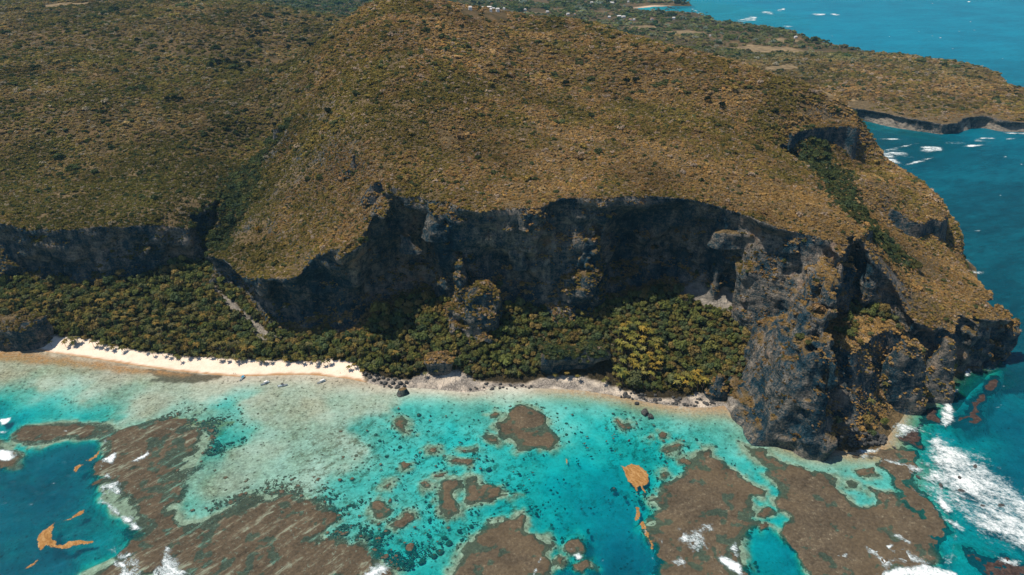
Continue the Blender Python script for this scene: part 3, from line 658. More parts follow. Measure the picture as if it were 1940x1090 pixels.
def bed_mat():
    n = N('lagoon_bed'); p = n.pos()
    mk = n.attr('murk')
    sp1 = n.noise(n.pos((1, 1, 1)), .20, 6, .78); sp2 = n.noise(p, .5, 5, .75); sp3 = n.noise(n.pos((.03, .012, 1), -.5), 1, 4, .6)
    t = n.math('ADD', n.math('MULTIPLY', sp1, .5), n.math('ADD', n.math('MULTIPLY', sp2, .35), n.math('MULTIPLY', sp3, .15)))
    clean = n.ramp(t, [(.36, (.42, .40, .34)), (.5, (.62, .60, .53)), (.62, (.74, .72, .64))])
    weed = n.ramp(t, [(.36, (.080, .062, .040)), (.45, (.215, .175, .115)), (.53, (.37, .31, .215)), (.64, (.58, .51, .39))])
    col = n.mix(mk, clean, weed)
    dk = n.rng(n.math('ADD', n.voro(n.pos((1, 1, 0)), .23), n.math('MULTIPLY', n.math('SUBTRACT', sp1, .5), 1.1)), .20, .10)
    col = n.mix(n.math('MULTIPLY', dk, n.rng(mk, .05, .5, .2, .8)), col, (.075, .062, .040))
    bl = n.noise(n.pos((.13, .17, 1), -.7), 1.0, 7, .78)
    col = n.mix(n.math('MULTIPLY', n.attr('blot'), n.rng(bl, .515, .575, 0, .85)), col, n.ramp(sp2, [(.35, (.10, .08, .05)), (.65, (.22, .17, .11))]))
    col = n.mix(n.attr('grass'), col, n.ramp(sp2, [(.35, (.060, .052, .036)), (.65, (.16, .14, .10))]))
    col = n.mix(n.math('MULTIPLY', n.attr('wash'), n.rng(sp1, .3, .55)), col, n.ramp(sp2, [(.35, (.18, .105, .05)), (.65, (.48, .26, .11))]))
    return n.done(n.bsdf(col, .95, n.bump(t, 1.0, .6), .05))
BZ = -BD + fbm2(BX / 4, BY / 4, 2) * .12 * np.minimum(BD, 1)
v = np.stack([BX, BY, BZ], -1).reshape(-1, 3)
v, q, at = compact(v, grid_faces((BSH > -14)[:-1, :-1]), dict(murk=murk.ravel(), blot=np.clip(blot, 0, 1).ravel(), grass=grass.ravel(), wash=np.maximum(np.maximum(wash, wash2), SHB * .75).ravel()))
link('sea_bed', mesh_np('sea_bed', v, q, bed_mat(), True, at), kind='structure')
# ------------------------------------------------------------------ rocks that stand by themselves
CRAG_TOPS = []
def crag(name, px, py, zb, w, d, h, label, taper=.12, power=2.6, amp=.5, step=1.3, rot=0.0, lean=(0, 0), dome=.15, category='rock', group=None):
    if zb is None: c = march(px, py) - np.array([0, 0, 3.0])
    else: c = W(px, py, zb) + np.array([0, d * .22, 0])
    R_ = max(w, d) * .5 + 7
    g = np.arange(-R_, R_ + step, step); gz_ = np.arange(-6, h + 8, step)
    x, y, z = np.meshgrid(g, g, gz_, indexing='ij')
    X = x - lean[0] * z / h; Y = y - lean[1] * z / h
    u = X * math.cos(rot) + Y * math.sin(rot); v = -X * math.sin(rot) + Y * math.cos(rot)
    rr = ((np.abs(u) / (w / 2)) ** power + (np.abs(v) / (d / 2)) ** power) ** (1 / power)
    top = h * (1 - dome * rr ** 2) + fbm2((x + c[0])[:, :, 0] / 9, (y + c[1])[:, :, 0] / 9, 3, seed=px * .01)[:, :, None] * h * .07
    f = np.maximum(z - top, (rr - 1) * min(w, d) / 2 + taper * z)
    m = np.abs(f) < 9
    i, j, k = np.nonzero(m)
    f[i, j, k] += cliff_noise(x[m] + c[0], y[m] + c[1], z[m] + c[2]) * amp * min(1, h / 28)
    vt, q = surface_nets(f.astype(np.float32), (g[0], g[0], gz_[0]), step)
    o = link(name, mesh_np(name, vt, q, M_CRAG, True), loc=c, label=label, category=category, group=group)
    if name in ('rock_outcrop', 'rock_bluff', 'beach_rock', 'rock_pillar'): CRAG_TOPS.append((vt + c, q))
    return o
G1 = 'rock masses below the great cliff'; G2 = 'rock masses of the headland'
crag('rock_outcrop', 912, 636, 20, 48, 48, 50, 'squat grey rock half covered with bushes, right half of the double crag', taper=.30, amp=1.0, dome=.5, power=2.2, group=G1)
crag('rock_outcrop', 882, 624, 22, 38, 46, 94, 'tall brown topped crag leaning on the great cliff behind the mound', taper=.24, amp=1.0, dome=.5, power=2.2, lean=(-2, 12), group=G1)
crag('rock_outcrop', 1074, 624, 22, 54, 52, 54, 'bush grown crag with a grey undercut foot in the middle of the bay', taper=.42, amp=1.0, dome=.5, power=2.2, group=G1)
crag('rock_outcrop', 1104, 612, 26, 48, 56, 122, 'high rock rib climbing the cliff wall above the bush grown crag', taper=.26, amp=1.1, dome=.4, power=2.2, lean=(4, 14), group=G1)
G3 = 'sunlit ledges on the great cliff'
crag('rock_ledge', 838, 440, 118, 32, 26, 20, 'rusty ledge jutting from the upper great cliff, below the dip in its rim', taper=.25, dome=.4, amp=.9, group=G3)
crag('rock_ledge', 768, 470, 100, 22, 20, 17, 'grey ledge at the upper left of the great cliff, near the notch', taper=.25, dome=.4, amp=.9, group=G3)
crag('rock_ledge', 1385, 458, 112, 36, 24, 13, 'pale broken ledge at the upper right of the cave', taper=.25, dome=.4, amp=1.0, group=G3)
crag('rock_ledge', 1438, 508, 90, 32, 30, 24, 'craggy ledge where the cave meets the headland', taper=.25, dome=.4, amp=1.1, group=G3)
crag('rock_ledge', 980, 500, 88, 22, 20, 16, 'small lit ledge on the great cliff between the two crags', taper=.25, dome=.4, amp=.9, group=G3)
crag('rock_bluff', 1095, 700, 5, 62, 14, 21, 'dark bluff with two shadowed caves above the pebble shore', taper=-.10, power=3, dome=.12, amp=.8, group=G1)
crag('rock_bluff', 833, 704, 4, 20, 14, 15, 'little dark bluff among the trees behind the pebble shore', taper=-.05, power=3.5, group=G1)
crag('rock_bluff', 1360, 750, 3, 20, 14, 22, 'pale grey bluff at the right end of the rocky shore', taper=.15, group=G1)
crag('beach_rock', 50, 656, 1, 44, 30, 33, 'huge rounded rock with bushes on top at the left end of the beach', taper=.10, power=2.3, dome=.3, group='rocks at the left end of the beach')
crag('beach_rock', 4, 658, 1, 30, 24, 30, 'rounded rock cut by the left edge of the view', taper=.10, power=2.3, dome=.3, group='rocks at the left end of the beach')
crag('rock_outcrop', 1704, 766, 4, 44, 34, 66, 'blocky sunlit rock with a bushy flat top below the point', taper=.10, power=4, dome=.06, amp=.4, rot=-.15, group=G2)
crag('rock_outcrop', 1772, 748, 2, 32, 34, 56, 'wedge shaped sunlit rock at the foot of the outer cliff', taper=.20, power=3.5, dome=.08, amp=.4, rot=-.2, group=G2)
crag('rock_outcrop', 1628, 706, 44, 26, 20, 26, 'small bushy rock left of the blocky sunlit rock', taper=.18, group=G2)
crag('rock_pillar', 228, 516, 32, 15, 14, 24, 'short pillar standing off the low left cliff', taper=.08, group='pillars of the low left cliff')
crag('rock_pillar', 146, 532, 26, 22, 18, 34, 'brown edged buttress at the foot of the low left cliff', taper=.16, group='pillars of the low left cliff')
crag('rock_outcrop', 672, 322, None, 26, 16, 20, 'dark rock step at the top of the spur', taper=.3, group='rocks on the spur')
crag('rock_outcrop', 716, 366, None, 36, 16, 17, 'dark rock step just above the notch of the great cliff', taper=.3, group='rocks on the spur')
crag('rock_outcrop', 526, 262, None, 24, 14, 16, 'small dark rock face above the gully', taper=.3, group='rocks on the spur')
crag('sea_rock', 1832, 518, -1, 13, 9, 6, 'black rock awash in foam off the seaward side', taper=.5, step=.7, group='rocks in the sea')
crag('sea_rock', 1872, 698, -1, 14, 9, 10, 'pointed brown rock in the sea under the outer cliff', taper=.5, step=.7, group='rocks in the sea')
crag('sea_rock', 1851, 704, -1, 11, 8, 4, 'low brown rock in the sea under the outer cliff', taper=.5, step=.7, group='rocks in the sea')
crag('shore_rock', 763, 749, -.5, 12, 8, 6.5, 'largest dark rock on the shore, standing in the shallows at the beach end', taper=.25, power=3.5, step=.6, amp=.25, rot=.55, group='rocks on the shore')

def stone_mesh(name, seed):
    import bmesh
    rg = np.random.default_rng(seed); bm = bmesh.new(); bmesh.ops.create_icosphere(bm, subdivisions=2, radius=1)
    cuts = [(unit3(rg.normal(size=3)), rg.uniform(.55, .85)) for _ in range(9)]
    for v in bm.verts:
        p = np.array(v.co) * np.array([1.15, .95, .8])
        for n_, d in cuts:
            e = p @ n_ - d
            if e > 0: p = p - n_ * e * .92
        v.co = p * (1 + rg.normal() * .03)
    me = bpy.data.meshes.new(name); bm.to_mesh(me); bm.free(); return me
def unit3(v): return v / np.linalg.norm(v)
def stone_mat():
    n = N('boulder_stone'); p = n.pos(); t = n.noise(p, .9, 5, .7)
    return n.done(n.bsdf(n.ramp(t, [(.35, (.022, .026, .030)), (.52, (.065, .066, .066)), (.68, (.16, .15, .135))]), .9, n.bump(t, .4, .7), .15))
M_STONE = stone_mat()
stones = [stone_mesh('boulder', s) for s in range(6)]
for s in stones: s.materials.append(M_STONE)
rg = np.random.default_rng(77)
def boulder(px, py, s, label, group):
    c = W(px, py, .4); z = max(bil(GL, c[:1], c[1:2])[0], -.3); c = W(px, py, z)
    o = link('boulder', stones[rg.integers(6)], loc=c + np.array([0, 0, s * .25]), label=label, category='boulder', group=group)
    o.scale = (s * rg.uniform(.8, 1.2), s * rg.uniform(.8, 1.1), s * rg.uniform(.7, 1.0)); o.rotation_euler = (rg.normal() * .2, rg.normal() * .2, rg.uniform(0, 6.3))
for px, py, s in [(692,708,3.2),(700,716,3.0),(708,722,2.2),(716,719,3.0),(722,726,2.4),(730,727,3.0),(738,732,2.2),(745,727,3.2),(752,735,2.6),(758,727,3.0),(766,732,2.2),(770,726,2.4),(712,712,2),(726,717,2.2),(735,720,2.0),(748,720,2.2),(700,710,1.8),(742,735,1.6),(728,734,1.5)]:
    boulder(px, py, s, 'dark boulder in the heap where the white beach ends', 'boulder heap at the beach end')
for k in range(58):
    t = rg.random(); px = 1165 + t * 190; py = np.interp(px, [1165, 1231, 1308, 1355], [750, 761, 769, 768]) - rg.random() * np.interp(px, [1165, 1230, 1300, 1355], [8, 16, 16, 12]) + 2
    boulder(px, py, rg.uniform(.9, 2.6), *(('grey boulder on the shore below the golden palm clump', 'boulders below the palm clump') if px < 1235 else ('grey boulder in the middle of the rocky strip, behind the two rocks in the shallows', 'boulders in the middle of the rocky strip') if px < 1300 else ('grey boulder at the end of the rocky strip, next to the headland', 'boulders next to the headland')))
for px in range(895, 1010, 6): boulder(px + rg.normal() * 2, 733 + rg.normal() * 3, rg.uniform(.9, 2.2), 'dark stone on the low ledge between the two pebble beaches', 'stones on the low ledge')
for k in range(70):
    t = rg.random(); px = 1578 + t * 100; py = 850 - rg.random() * 34 * (1 - abs(t - .45)) - t * t * 10
    boulder(px, py, rg.uniform(1.0, 3.4), *(('blue grey boulder in the rockfall, close under the headland wall', 'rockfall under the headland wall') if px < 1630 else ('blue grey boulder in the rockfall, on the side of the surf', 'rockfall towards the surf')))
for px, py, s, l in ((1207,766,2.8,'dark rock alone in the shallows nearest the boulder shore'),(1222,784,4.6,'dark flat rock farthest out in the shallows off the boulder shore'),(1232,790,3.4,'lower rock touching the flat rock in the shallows'),(1402,787,3.8,'round grey boulder under the headland where the brown sand ends'),(1192,836,1.6,'small stone in the turquoise water')):
    boulder(px, py, s, l, 'rocks standing in the shallows')
for px, py in ((1740,904),(1782,920),(1818,906),(1822,930),(1862,958),(1896,958),(1694,848),(1848,884)):
    c = W(px, py, .5); o = link('surf_rock', stones[rg.integers(6)], loc=c, label='brown rock poking through the white surf', category='rock', group='rocks in the surf'); s = rg.uniform(1.4, 2.4); o.scale = (s * 1.4, s, s * .6); o.rotation_euler.z = rg.uniform(0, 6)
# ------------------------------------------------------------------ reefs, weed and foam
def patch(poly, step, amp, wl, top, drop=0.9, seed=0.0, stretch=None, bite=2.5, loc=None):
    """a low flat body over a polygon: centre point, mesh data (own origin), distance inside"""
    w = np.asarray(poly, float); lo = w.min(0) - 4; hi = w.max(0) + 4
    ax = np.arange(lo[0], hi[0] + step, step); ay = np.arange(lo[1], hi[1] + step, step)
    x, y = np.meshgrid(ax, ay, indexing='ij')
    u, v_ = x, y
    if stretch:
        a, k = stretch; u = (x * math.cos(a) + y * math.sin(a)) / k; v_ = -x * math.sin(a) + y * math.cos(a)
    sd = poly_sd(w, x, y) + fbm2(u / wl, v_ / wl, 4, .55, seed) * amp
    z = np.where(sd < 0, 0, -drop) + 0.0
    t = np.clip((.2 - sd) / (bite + .2), 0, 1) ** .55
    z = -drop * (1 - t) + (top + fbm2(x / 2.3, y / 2.3, 2, seed=seed + 1) * top * .5 + fbm2(x / 8, y / 8, 4, .6, seed + 2) * top * 2.3 * (bite > 2) + fbm2(x / 28, y / 28, 3, .6, seed + 3) * top * 1.2 * (bite > 2)) * t
    m = sd < 0.6
    c = m[:-1, :-1] | m[1:, :-1] | m[:-1, 1:] | m[1:, 1:]
    if not c.any(): return None
    cen = np.array([w[:, 0].mean(), w[:, 1].mean(), 0.0])
    v = np.stack([x, y, z], -1).reshape(-1, 3)
    v, q, at = compact(v, grid_faces(c), {'inside': (-sd).ravel()})
    return cen, v - cen, q, at
def px2(pts): return WP(pts)[:, :2]

def lacy(n, sh, b, wid):
    """edges break up into holes and crumbs"""
    fine = n.noise(n.pos(), .9, 4, .7)
    k = n.math('ADD', n.attr('inside'), n.math('MULTIPLY', n.math('SUBTRACT', n.math('ADD', n.math('MULTIPLY', b, .6), n.math('MULTIPLY', fine, .4)), .5), 11 * wid))
    al = n.rng(k, -.2 * wid, .9 * wid)
    tr = n.n('BsdfTransparent'); mx = n.n('MixShader'); n.put(mx.inputs[0], al)
    n.t.links.new(tr.outputs[0], mx.inputs[1]); n.t.links.new(sh, mx.inputs[2])
    return n.done(mx.outputs[0])
def reef_mat():
    n = N('reef_rock'); p = n.pos()
    a = n.noise(p, .05, 4, .6); b = n.noise(p, .42, 6, .75); c = n.noise(n.pos((.05, .16, 1), -.8), 1.0, 5, .65)
    t = n.math('ADD', n.math('MULTIPLY', b, .55), n.math('ADD', n.math('MULTIPLY', a, .25), n.math('MULTIPLY', c, .2)))
    col = n.ramp(t, [(.34, (.030, .024, .015)), (.46, (.074, .059, .041)), (.55, (.113, .090, .061)), (.68, (.205, .168, .115))])
    pale = n.math('MULTIPLY', n.rng(n.noise(p, .3, 6, .85), .56, .64), n.rng(a, .42, .56))
    col = n.mix(n.math('MULTIPLY', pale, .7), col, (.34, .31, .22))
    big = n.noise(n.pos((1, 1.6, 1), .4), .022, 4, .6)
    col = n.mix(n.rng(big, .42, .62, 0, .6), col, n.mix(b, (.040, .032, .022), (.20, .15, .09)))
    return lacy(n, n.bsdf(col, .8, n.bump(t, .8, .8), .12), b, 1.5)
M_REEF = reef_mat()
M_AWASH = N('dark_weedy_reef'); _q = M_AWASH.noise(M_AWASH.pos(), .3, 6, .75)
M_AWASH = lacy(M_AWASH, M_AWASH.bsdf(M_AWASH.ramp(_q, [(.35, (.016, .012, .011)), (.5, (.050, .032, .027)), (.66, (.105, .070, .055))]), .75), _q, 1.8)
def flat_mat():
    """the wide reef flat on the left, streaked with sand and weed"""
    n = N('streaked_reef_flat'); p = n.pos()
    a = n.noise(p, .035, 4, .6); b = n.noise(p, .40, 6, .75); c = n.noise(n.pos((.035, .17, 1), -.85), 1.0, 6, .7)
    t = n.math('ADD', n.math('MULTIPLY', b, .45), n.math('ADD', n.math('MULTIPLY', a, .2), n.math('MULTIPLY', c, .35)))
    col = n.ramp(t, [(.35, (.026, .021, .015)), (.46, (.068, .054, .036)), (.55, (.112, .087, .057)), (.68, (.205, .162, .107))])
    s = n.math('MULTIPLY', n.rng(c, .56, .66), n.rng(n.attr('inside'), 45, 6, .3, 1))
    sp = n.rng(n.noise(p, .24, 6, .8), .58, .66)
    col = n.mix(n.math('MULTIPLY', n.math('MULTIPLY', sp, n.rng(n.attr('inside'), 60, 15, .15, 1)), .8), col, (.22, .30, .24))
    col = n.mix(n.math('MULTIPLY', s, .8), col, (.27, .33, .25))
    return lacy(n, n.bsdf(col, .8, n.bump(t, .8, .8), .12), b, 5.0)
M_FLAT = flat_mat()

def dens_reef(r):
    return min(max(np.ptp(r[:, 0]), np.ptp(r[:, 1])) / 60, 1)
for i, (pl, lab) in enumerate(REEFS):
    w = px2(pl); k = dens_reef(w)
    r = patch(w, .9 if k < .9 else 1.2, 1.0 + 3.4 * k, 5 + 6 * k, .16, 1.0, seed=i * .37, bite=1.4 + 4.5 * k)
    if r: link('coral_reef', mesh_np('coral_reef', r[1], r[2], M_AWASH if 'awash' in lab or 'spur' in lab else M_REEF, True, r[3]), loc=r[0], label=lab, category='reef', group='reefs in the lagoon')
flat = px2(FLAT)
r = patch(flat, 1.3, 15, 15, .14, .8, seed=4.2, stretch=(.80, 2.2), bite=11.0)
link('reef_flat', mesh_np('reef_flat', r[1], r[2], M_FLAT, True, r[3]), loc=r[0], label='wide streaked brown reef flat beside the dark blue deep on the left', category='reef', group='reefs in the lagoon')
for pl, lab in FLAT_SMALL:
    r = patch(px2(pl), 1.3, 4.5, 13, .12, .9, seed=6.1, stretch=(.3, 1.8), bite=7.0)
    link('reef_flat', mesh_np('reef_flat', r[1], r[2], M_FLAT, True, r[3]), loc=r[0], label=lab, category='reef', group='reefs in the lagoon')

# single coral heads over the shallows
rng = np.random.default_rng(5)
heads = []
for s in range(6):
    a = np.linspace(0, 2 * math.pi, 12, endpoint=False); rr = 3.2 * (1 + .38 * rng.normal(size=12) * .7)
    r = patch(np.stack([np.cos(a) * rr * 1.25, np.sin(a) * rr * .8], -1), .7, .7, 3.0, .12, .8, seed=s * 1.3, bite=1.0)
    heads.append(mesh_np('coral', r[1], r[2], M_REEF, True, r[3]))
area = [((640,940),70,60,46),((560,980),60,55,40),((720,1010),60,40,24),((800,1010),50,50,22),((860,880),90,60,30),((980,880),60,50,14),((1150,830),70,40,22),((1260,850),60,30,26),((600,860),100,50,22),((780,800),70,35,16),((380,900),70,60,22),((1000,780),110,16,14)]
taken = [px2(pl) for pl, _ in REEFS]
HEAD_AT = ['by the tilted bean reef', 'on the edge of the wide reef flat', 'near the bottom edge beside the reef flat', 'left of the bottom reef', 'around the oblong reef', 'right of the round reef', 'near the crooked reef', 'above the broad dark reef', 'in the pale middle of the lagoon', 'by the faint mottled reef', 'where the reef flat fades into pale water', 'off the pebble shore']
for ia, ((cx, cy), ax_, ay_, cnt) in enumerate(area):
    for _ in range(int(cnt * .6)):
        px = cx + rng.normal() * ax_ * .6; py = cy + rng.normal() * ay_ * .6
        c = W(px, py, 0)
        if any(poly_sd(t, np.array([c[0]]), np.array([c[1]]))[0] < 3 for t in taken) or py > 1085 or poly_sd(LAND, np.array([c[0]]), np.array([c[1]]))[0] < 8: continue
        o = link('coral', heads[rng.integers(6)], loc=(c[0], c[1], -.05), label='small brown coral head ' + HEAD_AT[ia], category='coral', group='coral heads ' + HEAD_AT[ia])
        k = rng.uniform(.18, .6) ** 1.15 * (1.35 if cx < 760 else 1); o.scale = (k, k, 1); o.rotation_euler.z = .7 + rng.normal() * .5

def weed_mat():
    n = N('floating_weed'); p = n.pos()
    sw = n.noise(n.pos((.10, .30, 1), .9), 1.0, 4, .6, 1.8); b = n.noise(p, .7, 5, .7)
    t = n.math('ADD', n.math('MULTIPLY', sw, .6), n.math('MULTIPLY', b, .4))
    col = n.ramp(t, [(.36, (.21, .10, .028)), (.5, (.33, .175, .058)), (.64, (.48, .30, .135))])
    return lacy(n, n.bsdf(col, .9, n.bump(t, .5, .7), .1), b, .55)
M_WEED = weed_mat()
WEED = [([(1176,882),(1186,884),(1196,879),(1210,882),(1224,893),(1229,905),(1227,917),(1218,922),(1224,932),(1226,936),(1221,934),(1212,921),(1207,924),(1208,937),(1204,938),(1203,924),(1190,912),(1182,895)], .8, 'drop shaped raft of orange weed afloat in the teal channel'),
 ([(72,1038),(70,1020),(82,1004),(98,994),(106,988),(99,1003),(98,1020),(108,1030),(122,1032),(130,1026),(150,1024),(166,1026),(181,1024),(178,1029),(150,1033),(128,1038),(104,1040),(88,1034),(78,1044)], 1.2, 'large orange crescent of weed floating on the dark blue deep'),
 ([(118,986),(134,982),(150,970),(162,964),(160,972),(140,982),(120,989)], .8, 'thin curved string of orange weed above the crescent'),
 ([(140,896),(141,886),(150,880),(158,881),(148,888),(146,894),(152,897)], .8, 'small hooked patch of orange weed by the reef flat edge'),
 ([(162,873),(176,866),(188,855),(184,866),(172,873)], .8, 'short slanted streak of orange weed by the reef flat edge'),
 ([(1214,990),(1218,989),(1224,1000),(1230,1012),(1235,1030),(1238,1040),(1235,1040),(1229,1026),(1222,1012)], 1.6, 'ragged orange weed caught along the edge of the broad reef'),
 ([(1202,986),(1206,972),(1204,960),(1210,964),(1214,974),(1207,988)], 1.0, 'thin bent strand of orange weed below the raft'),
 ([(48,1078),(58,1068),(72,1062),(66,1072)], .8, 'faint orange streak of weed at the bottom left'),
 ([(1071,868),(1075,870),(1075,880),(1072,881)], .3, 'tiny upright scrap of weed left of the raft')]
for i, (pl, am, lab) in enumerate(WEED):
    r = patch(px2(pl), .55, am, 3.2, .22, .06, seed=i * .9 + 2, bite=.8)
    if r: link('weed_raft', mesh_np('weed_raft', r[1] + np.array([0, 0, -.06]), r[2], M_WEED, True, r[3]), loc=r[0], label=lab, category='seaweed', group='floating orange weed')

def foam_mat():
    n = N('surf_foam'); p = n.pos()
    den = n.attr('den')
    a = n.noise(n.pos((.10, .17, 1), .55), 1.0, 7, .72, .6); b = n.noise(p, .55, 6, .75); vor = n.voro(p, .35)
    t = n.math('ADD', n.math('MULTIPLY', a, .62), n.math('MULTIPLY', b, .38))
    t = n.math('ADD', t, n.math('MULTIPLY', n.math('SUBTRACT', .45, vor), .10))
    lace = n.noise(n.pos((.16, .34, 1), .62), 1.0, 5, .62, 1.4); rid = n.math('ABSOLUTE', n.math('SUBTRACT', lace, .5))
    t = n.math('SUBTRACT', t, n.math('MULTIPLY', n.rng(rid, .0, .09), .10))
    k = n.math('ADD', n.math('MULTIPLY', n.math('SUBTRACT', t, .44), 3.4), n.math('SUBTRACT', den, .5))
    k = n.math('ADD', k, n.math('MULTIPLY', n.math('SUBTRACT', n.noise(p, .035, 4, .6), .52), 1.5))
    al = n.math('POWER', n.rng(k, -.32, .50), 1.25)
    col = n.mix(n.rng(k, .0, .75), (.52, .66, .70), (.80, .83, .84))
    df = n.n('BsdfDiffuse'); n.put(df.inputs[0], col); n.put(df.inputs['Normal'], n.bump(t, 1.2, .8))
    tr = n.n('BsdfTransparent'); mx = n.n('MixShader'); n.put(mx.inputs[0], al)
    n.t.links.new(tr.outputs[0], mx.inputs[1]); n.t.links.new(df.outputs[0], mx.inputs[2])
    return n.done(mx.outputs[0])
M_FOAM = foam_mat()
FOAM = [  # outline, density, edge softness, height
 ([(1745,834),(1759,820),(1781,828),(1801,839),(1845,861),(1873,875),(1895,900),(1940,934),(2000,960),(2000,1075),(1940,1050),(1915,1035),(1879,1020),(1842,1006),(1834,985),(1840,957),(1803,946),(1773,923),(1746,910),(1753,882),(1743,858)], .82, 9, .9),
 ([(1722,826),(1760,812),(1800,832),(1880,868),(1910,900),(2000,945),(2000,1100),(1920,1062),(1870,1040),(1830,1020),(1800,985),(1765,960),(1735,930),(1742,870)], .46, 16, .3),
 ([(1690,800),(1706,792),(1748,806),(1759,815),(1742,832),(1706,840),(1676,834)], .58, 9, .3),
 ([(1793,736),(1819,735),(1818,746),(1801,760),(1811,778),(1812,800),(1794,818),(1775,802),(1780,773),(1785,749)], .95, 4, .6),
 ([(1824,702),(1842,697),(1838,714),(1826,728)], .9, 4, .4),
 ([(1640,1096),(1692,1073),(1748,1067),(1776,1070),(1814,1088),(1830,1120),(1630,1120)], 1.1, 3, .9),
 ([(286,1092),(303,1064),(317,1041),(322,1044),(334,1059),(350,1076),(364,1092),(375,1120),(280,1120)], .80, 5, .7),
 ([(192,872),(206,864),(220,854),(221,864),(214,878),(204,876)], .95, 3, .5), ([(252,874),(270,862),(281,853),(284,862),(272,870)], .95, 3, .4), ([(195,906),(204,890),(211,898),(213,906)], .95, 2.5, .4),
 ([(192,926),(205,917),(222,915),(232,930),(224,940),(206,934)], .72, 5, .3), ([(189,958),(192,948),(200,946),(214,956),(230,970),(246,982),(240,988),(222,982),(208,966)], .98, 4, .6), ([(244,994),(258,990),(266,1002),(252,1004)], .8, 4, .3),
 ([(-20,854),(10,852),(26,856),(28,866),(14,872),(-20,872)], .98, 4, .5), ([(0,796),(22,792),(16,802),(2,808)], 1.0, 2, .4), ([(0,816),(20,818),(8,822),(-10,822)], .7, 2, .2),
 ([(211,1066),(224,1062),(238,1068),(238,1076),(222,1076)], .8, 3, .4), ([(232,1058),(244,1048),(250,1042),(246,1054)], .9, 2, .4), ([(224,1092),(232,1078),(246,1078),(252,1092),(248,1110),(222,1110)], .9, 4, .5),
 ([(1282,1008),(1291,998),(1306,1012),(1322,1000),(1344,998),(1330,1014),(1342,1038),(1320,1050),(1300,1030)], .66, 7, .2), ([(1356,1060),(1376,1056),(1400,1068),(1404,1092),(1380,1080)], 1.0, 3, .6), ([(1272,1064),(1290,1056),(1304,1064),(1300,1078),(1282,1074)], .68, 5, .2),
 ([(1086,1052),(1098,1048),(1104,1056),(1096,1062)], .95, 2, .3), ([(1008,1090),(1014,1072),(1024,1058),(1026,1064),(1020,1080),(1014,1096)], 1.0, 2, .4), ([(690,1092),(706,1074),(724,1072),(736,1080),(726,1092),(720,1110),(690,1110)], .7, 5, .3), ([(1248,1022),(1252,1020),(1257,1030),(1254,1032)], 1.0, 1.5, .3),
 ([(1772,940),(1786,944),(1802,962),(1804,970),(1790,968),(1776,954)], .8, 4, .3), ([(1796,984),(1812,988),(1832,1000),(1824,1008),(1804,1000)], .85, 4, .3), ([(1880,1048),(1902,1058),(1926,1064),(1922,1074),(1896,1068)], .8, 4, .3), ([(1640,1040),(1660,1037),(1684,1062),(1680,1078),(1660,1062)], .55, 7, .2), ([(1692,1044),(1716,1040),(1760,1062),(1756,1070),(1716,1066)], .58, 7, .2), ([(1694,1016),(1706,1012),(1730,1028),(1722,1032)], .62, 4, .2), ([(1584,1054),(1596,1050),(1608,1048),(1602,1062),(1592,1060)], .9, 3, .3), ([(1678,1034),(1690,1031),(1694,1036),(1684,1040)], .9, 2, .2),
 ([(1660,868),(1700,872),(1742,884),(1748,900),(1720,896),(1690,884)], .42, 8, .1), ([(1380,1040),(1394,1028),(1404,1050),(1402,1066)], .5, 5, .2), ([(1610,854),(1650,850),(1666,846),(1660,858),(1630,860)], .62, 4, .2), ([(1620,866),(1634,858),(1650,864),(1640,872)], .6, 4, .2),
 ([(1800,492),(1822,486),(1850,496),(1872,515),(1866,524),(1832,518),(1804,512)], .80, 6, .6), ([(1843,438),(1856,436),(1864,443),(1850,443)], .95, 3, .3), ([(1810,425),(1818,424),(1818,427),(1812,427)], .95, 2, .3),
 ([(1636,296),(1670,290),(1684,290),(1716,300),(1728,303),(1700,303),(1712,312),(1680,310),(1650,304)], .78, 9, .5), ([(1672,288),(1690,281),(1718,288),(1732,302),(1706,298)], .74, 8, .4), ([(1728,286),(1750,277),(1786,279),(1790,287),(1760,291)], .85, 7, .5), ([(1785,271),(1810,268),(1833,270),(1820,274),(1796,274)], .9, 5, .4), ([(1837,268),(1860,261),(1886,262),(1888,268),(1866,272)], .92, 5, .4), ([(1888,250),(1912,247),(1960,250),(1960,256),(1910,254)], .95, 4, .4), ([(1850,243),(1864,241),(1864,245)], .8, 3, .3),
 ([(1438,23),(1452,22),(1468,24),(1466,28),(1446,27)], .85, 10, .5), ([(1466,21),(1478,17),(1490,16),(1488,20),(1476,24)], .88, 8, .5), ([(1534,27),(1546,25),(1566,27),(1564,29.5),(1544,29.5)], .92, 7, .5), ([(1570,27),(1580,26),(1592,29),(1584,30.5)], .9, 6, .5), ([(1478,50),(1494,48),(1504,51),(1490,53)], .7, 7, .3), ([(1384,41),(1400,38),(1420,30),(1436,33),(1434,40),(1410,42)], .84, 10, .6), ([(1441,24),(1460,22),(1462,26)], .9, 7, .3), ([(1350,38),(1362,40),(1370,43),(1356,43)], .7, 8, .3), ([(1300,12),(1330,24),(1344,34),(1338,34),(1322,26)], .5, 8, .2),
 ([(1858,705),(1880,697),(1920,690),(1928,680),(1916,692),(1890,703)], .55, 5, .2)]
rgf = np.random.default_rng(9)
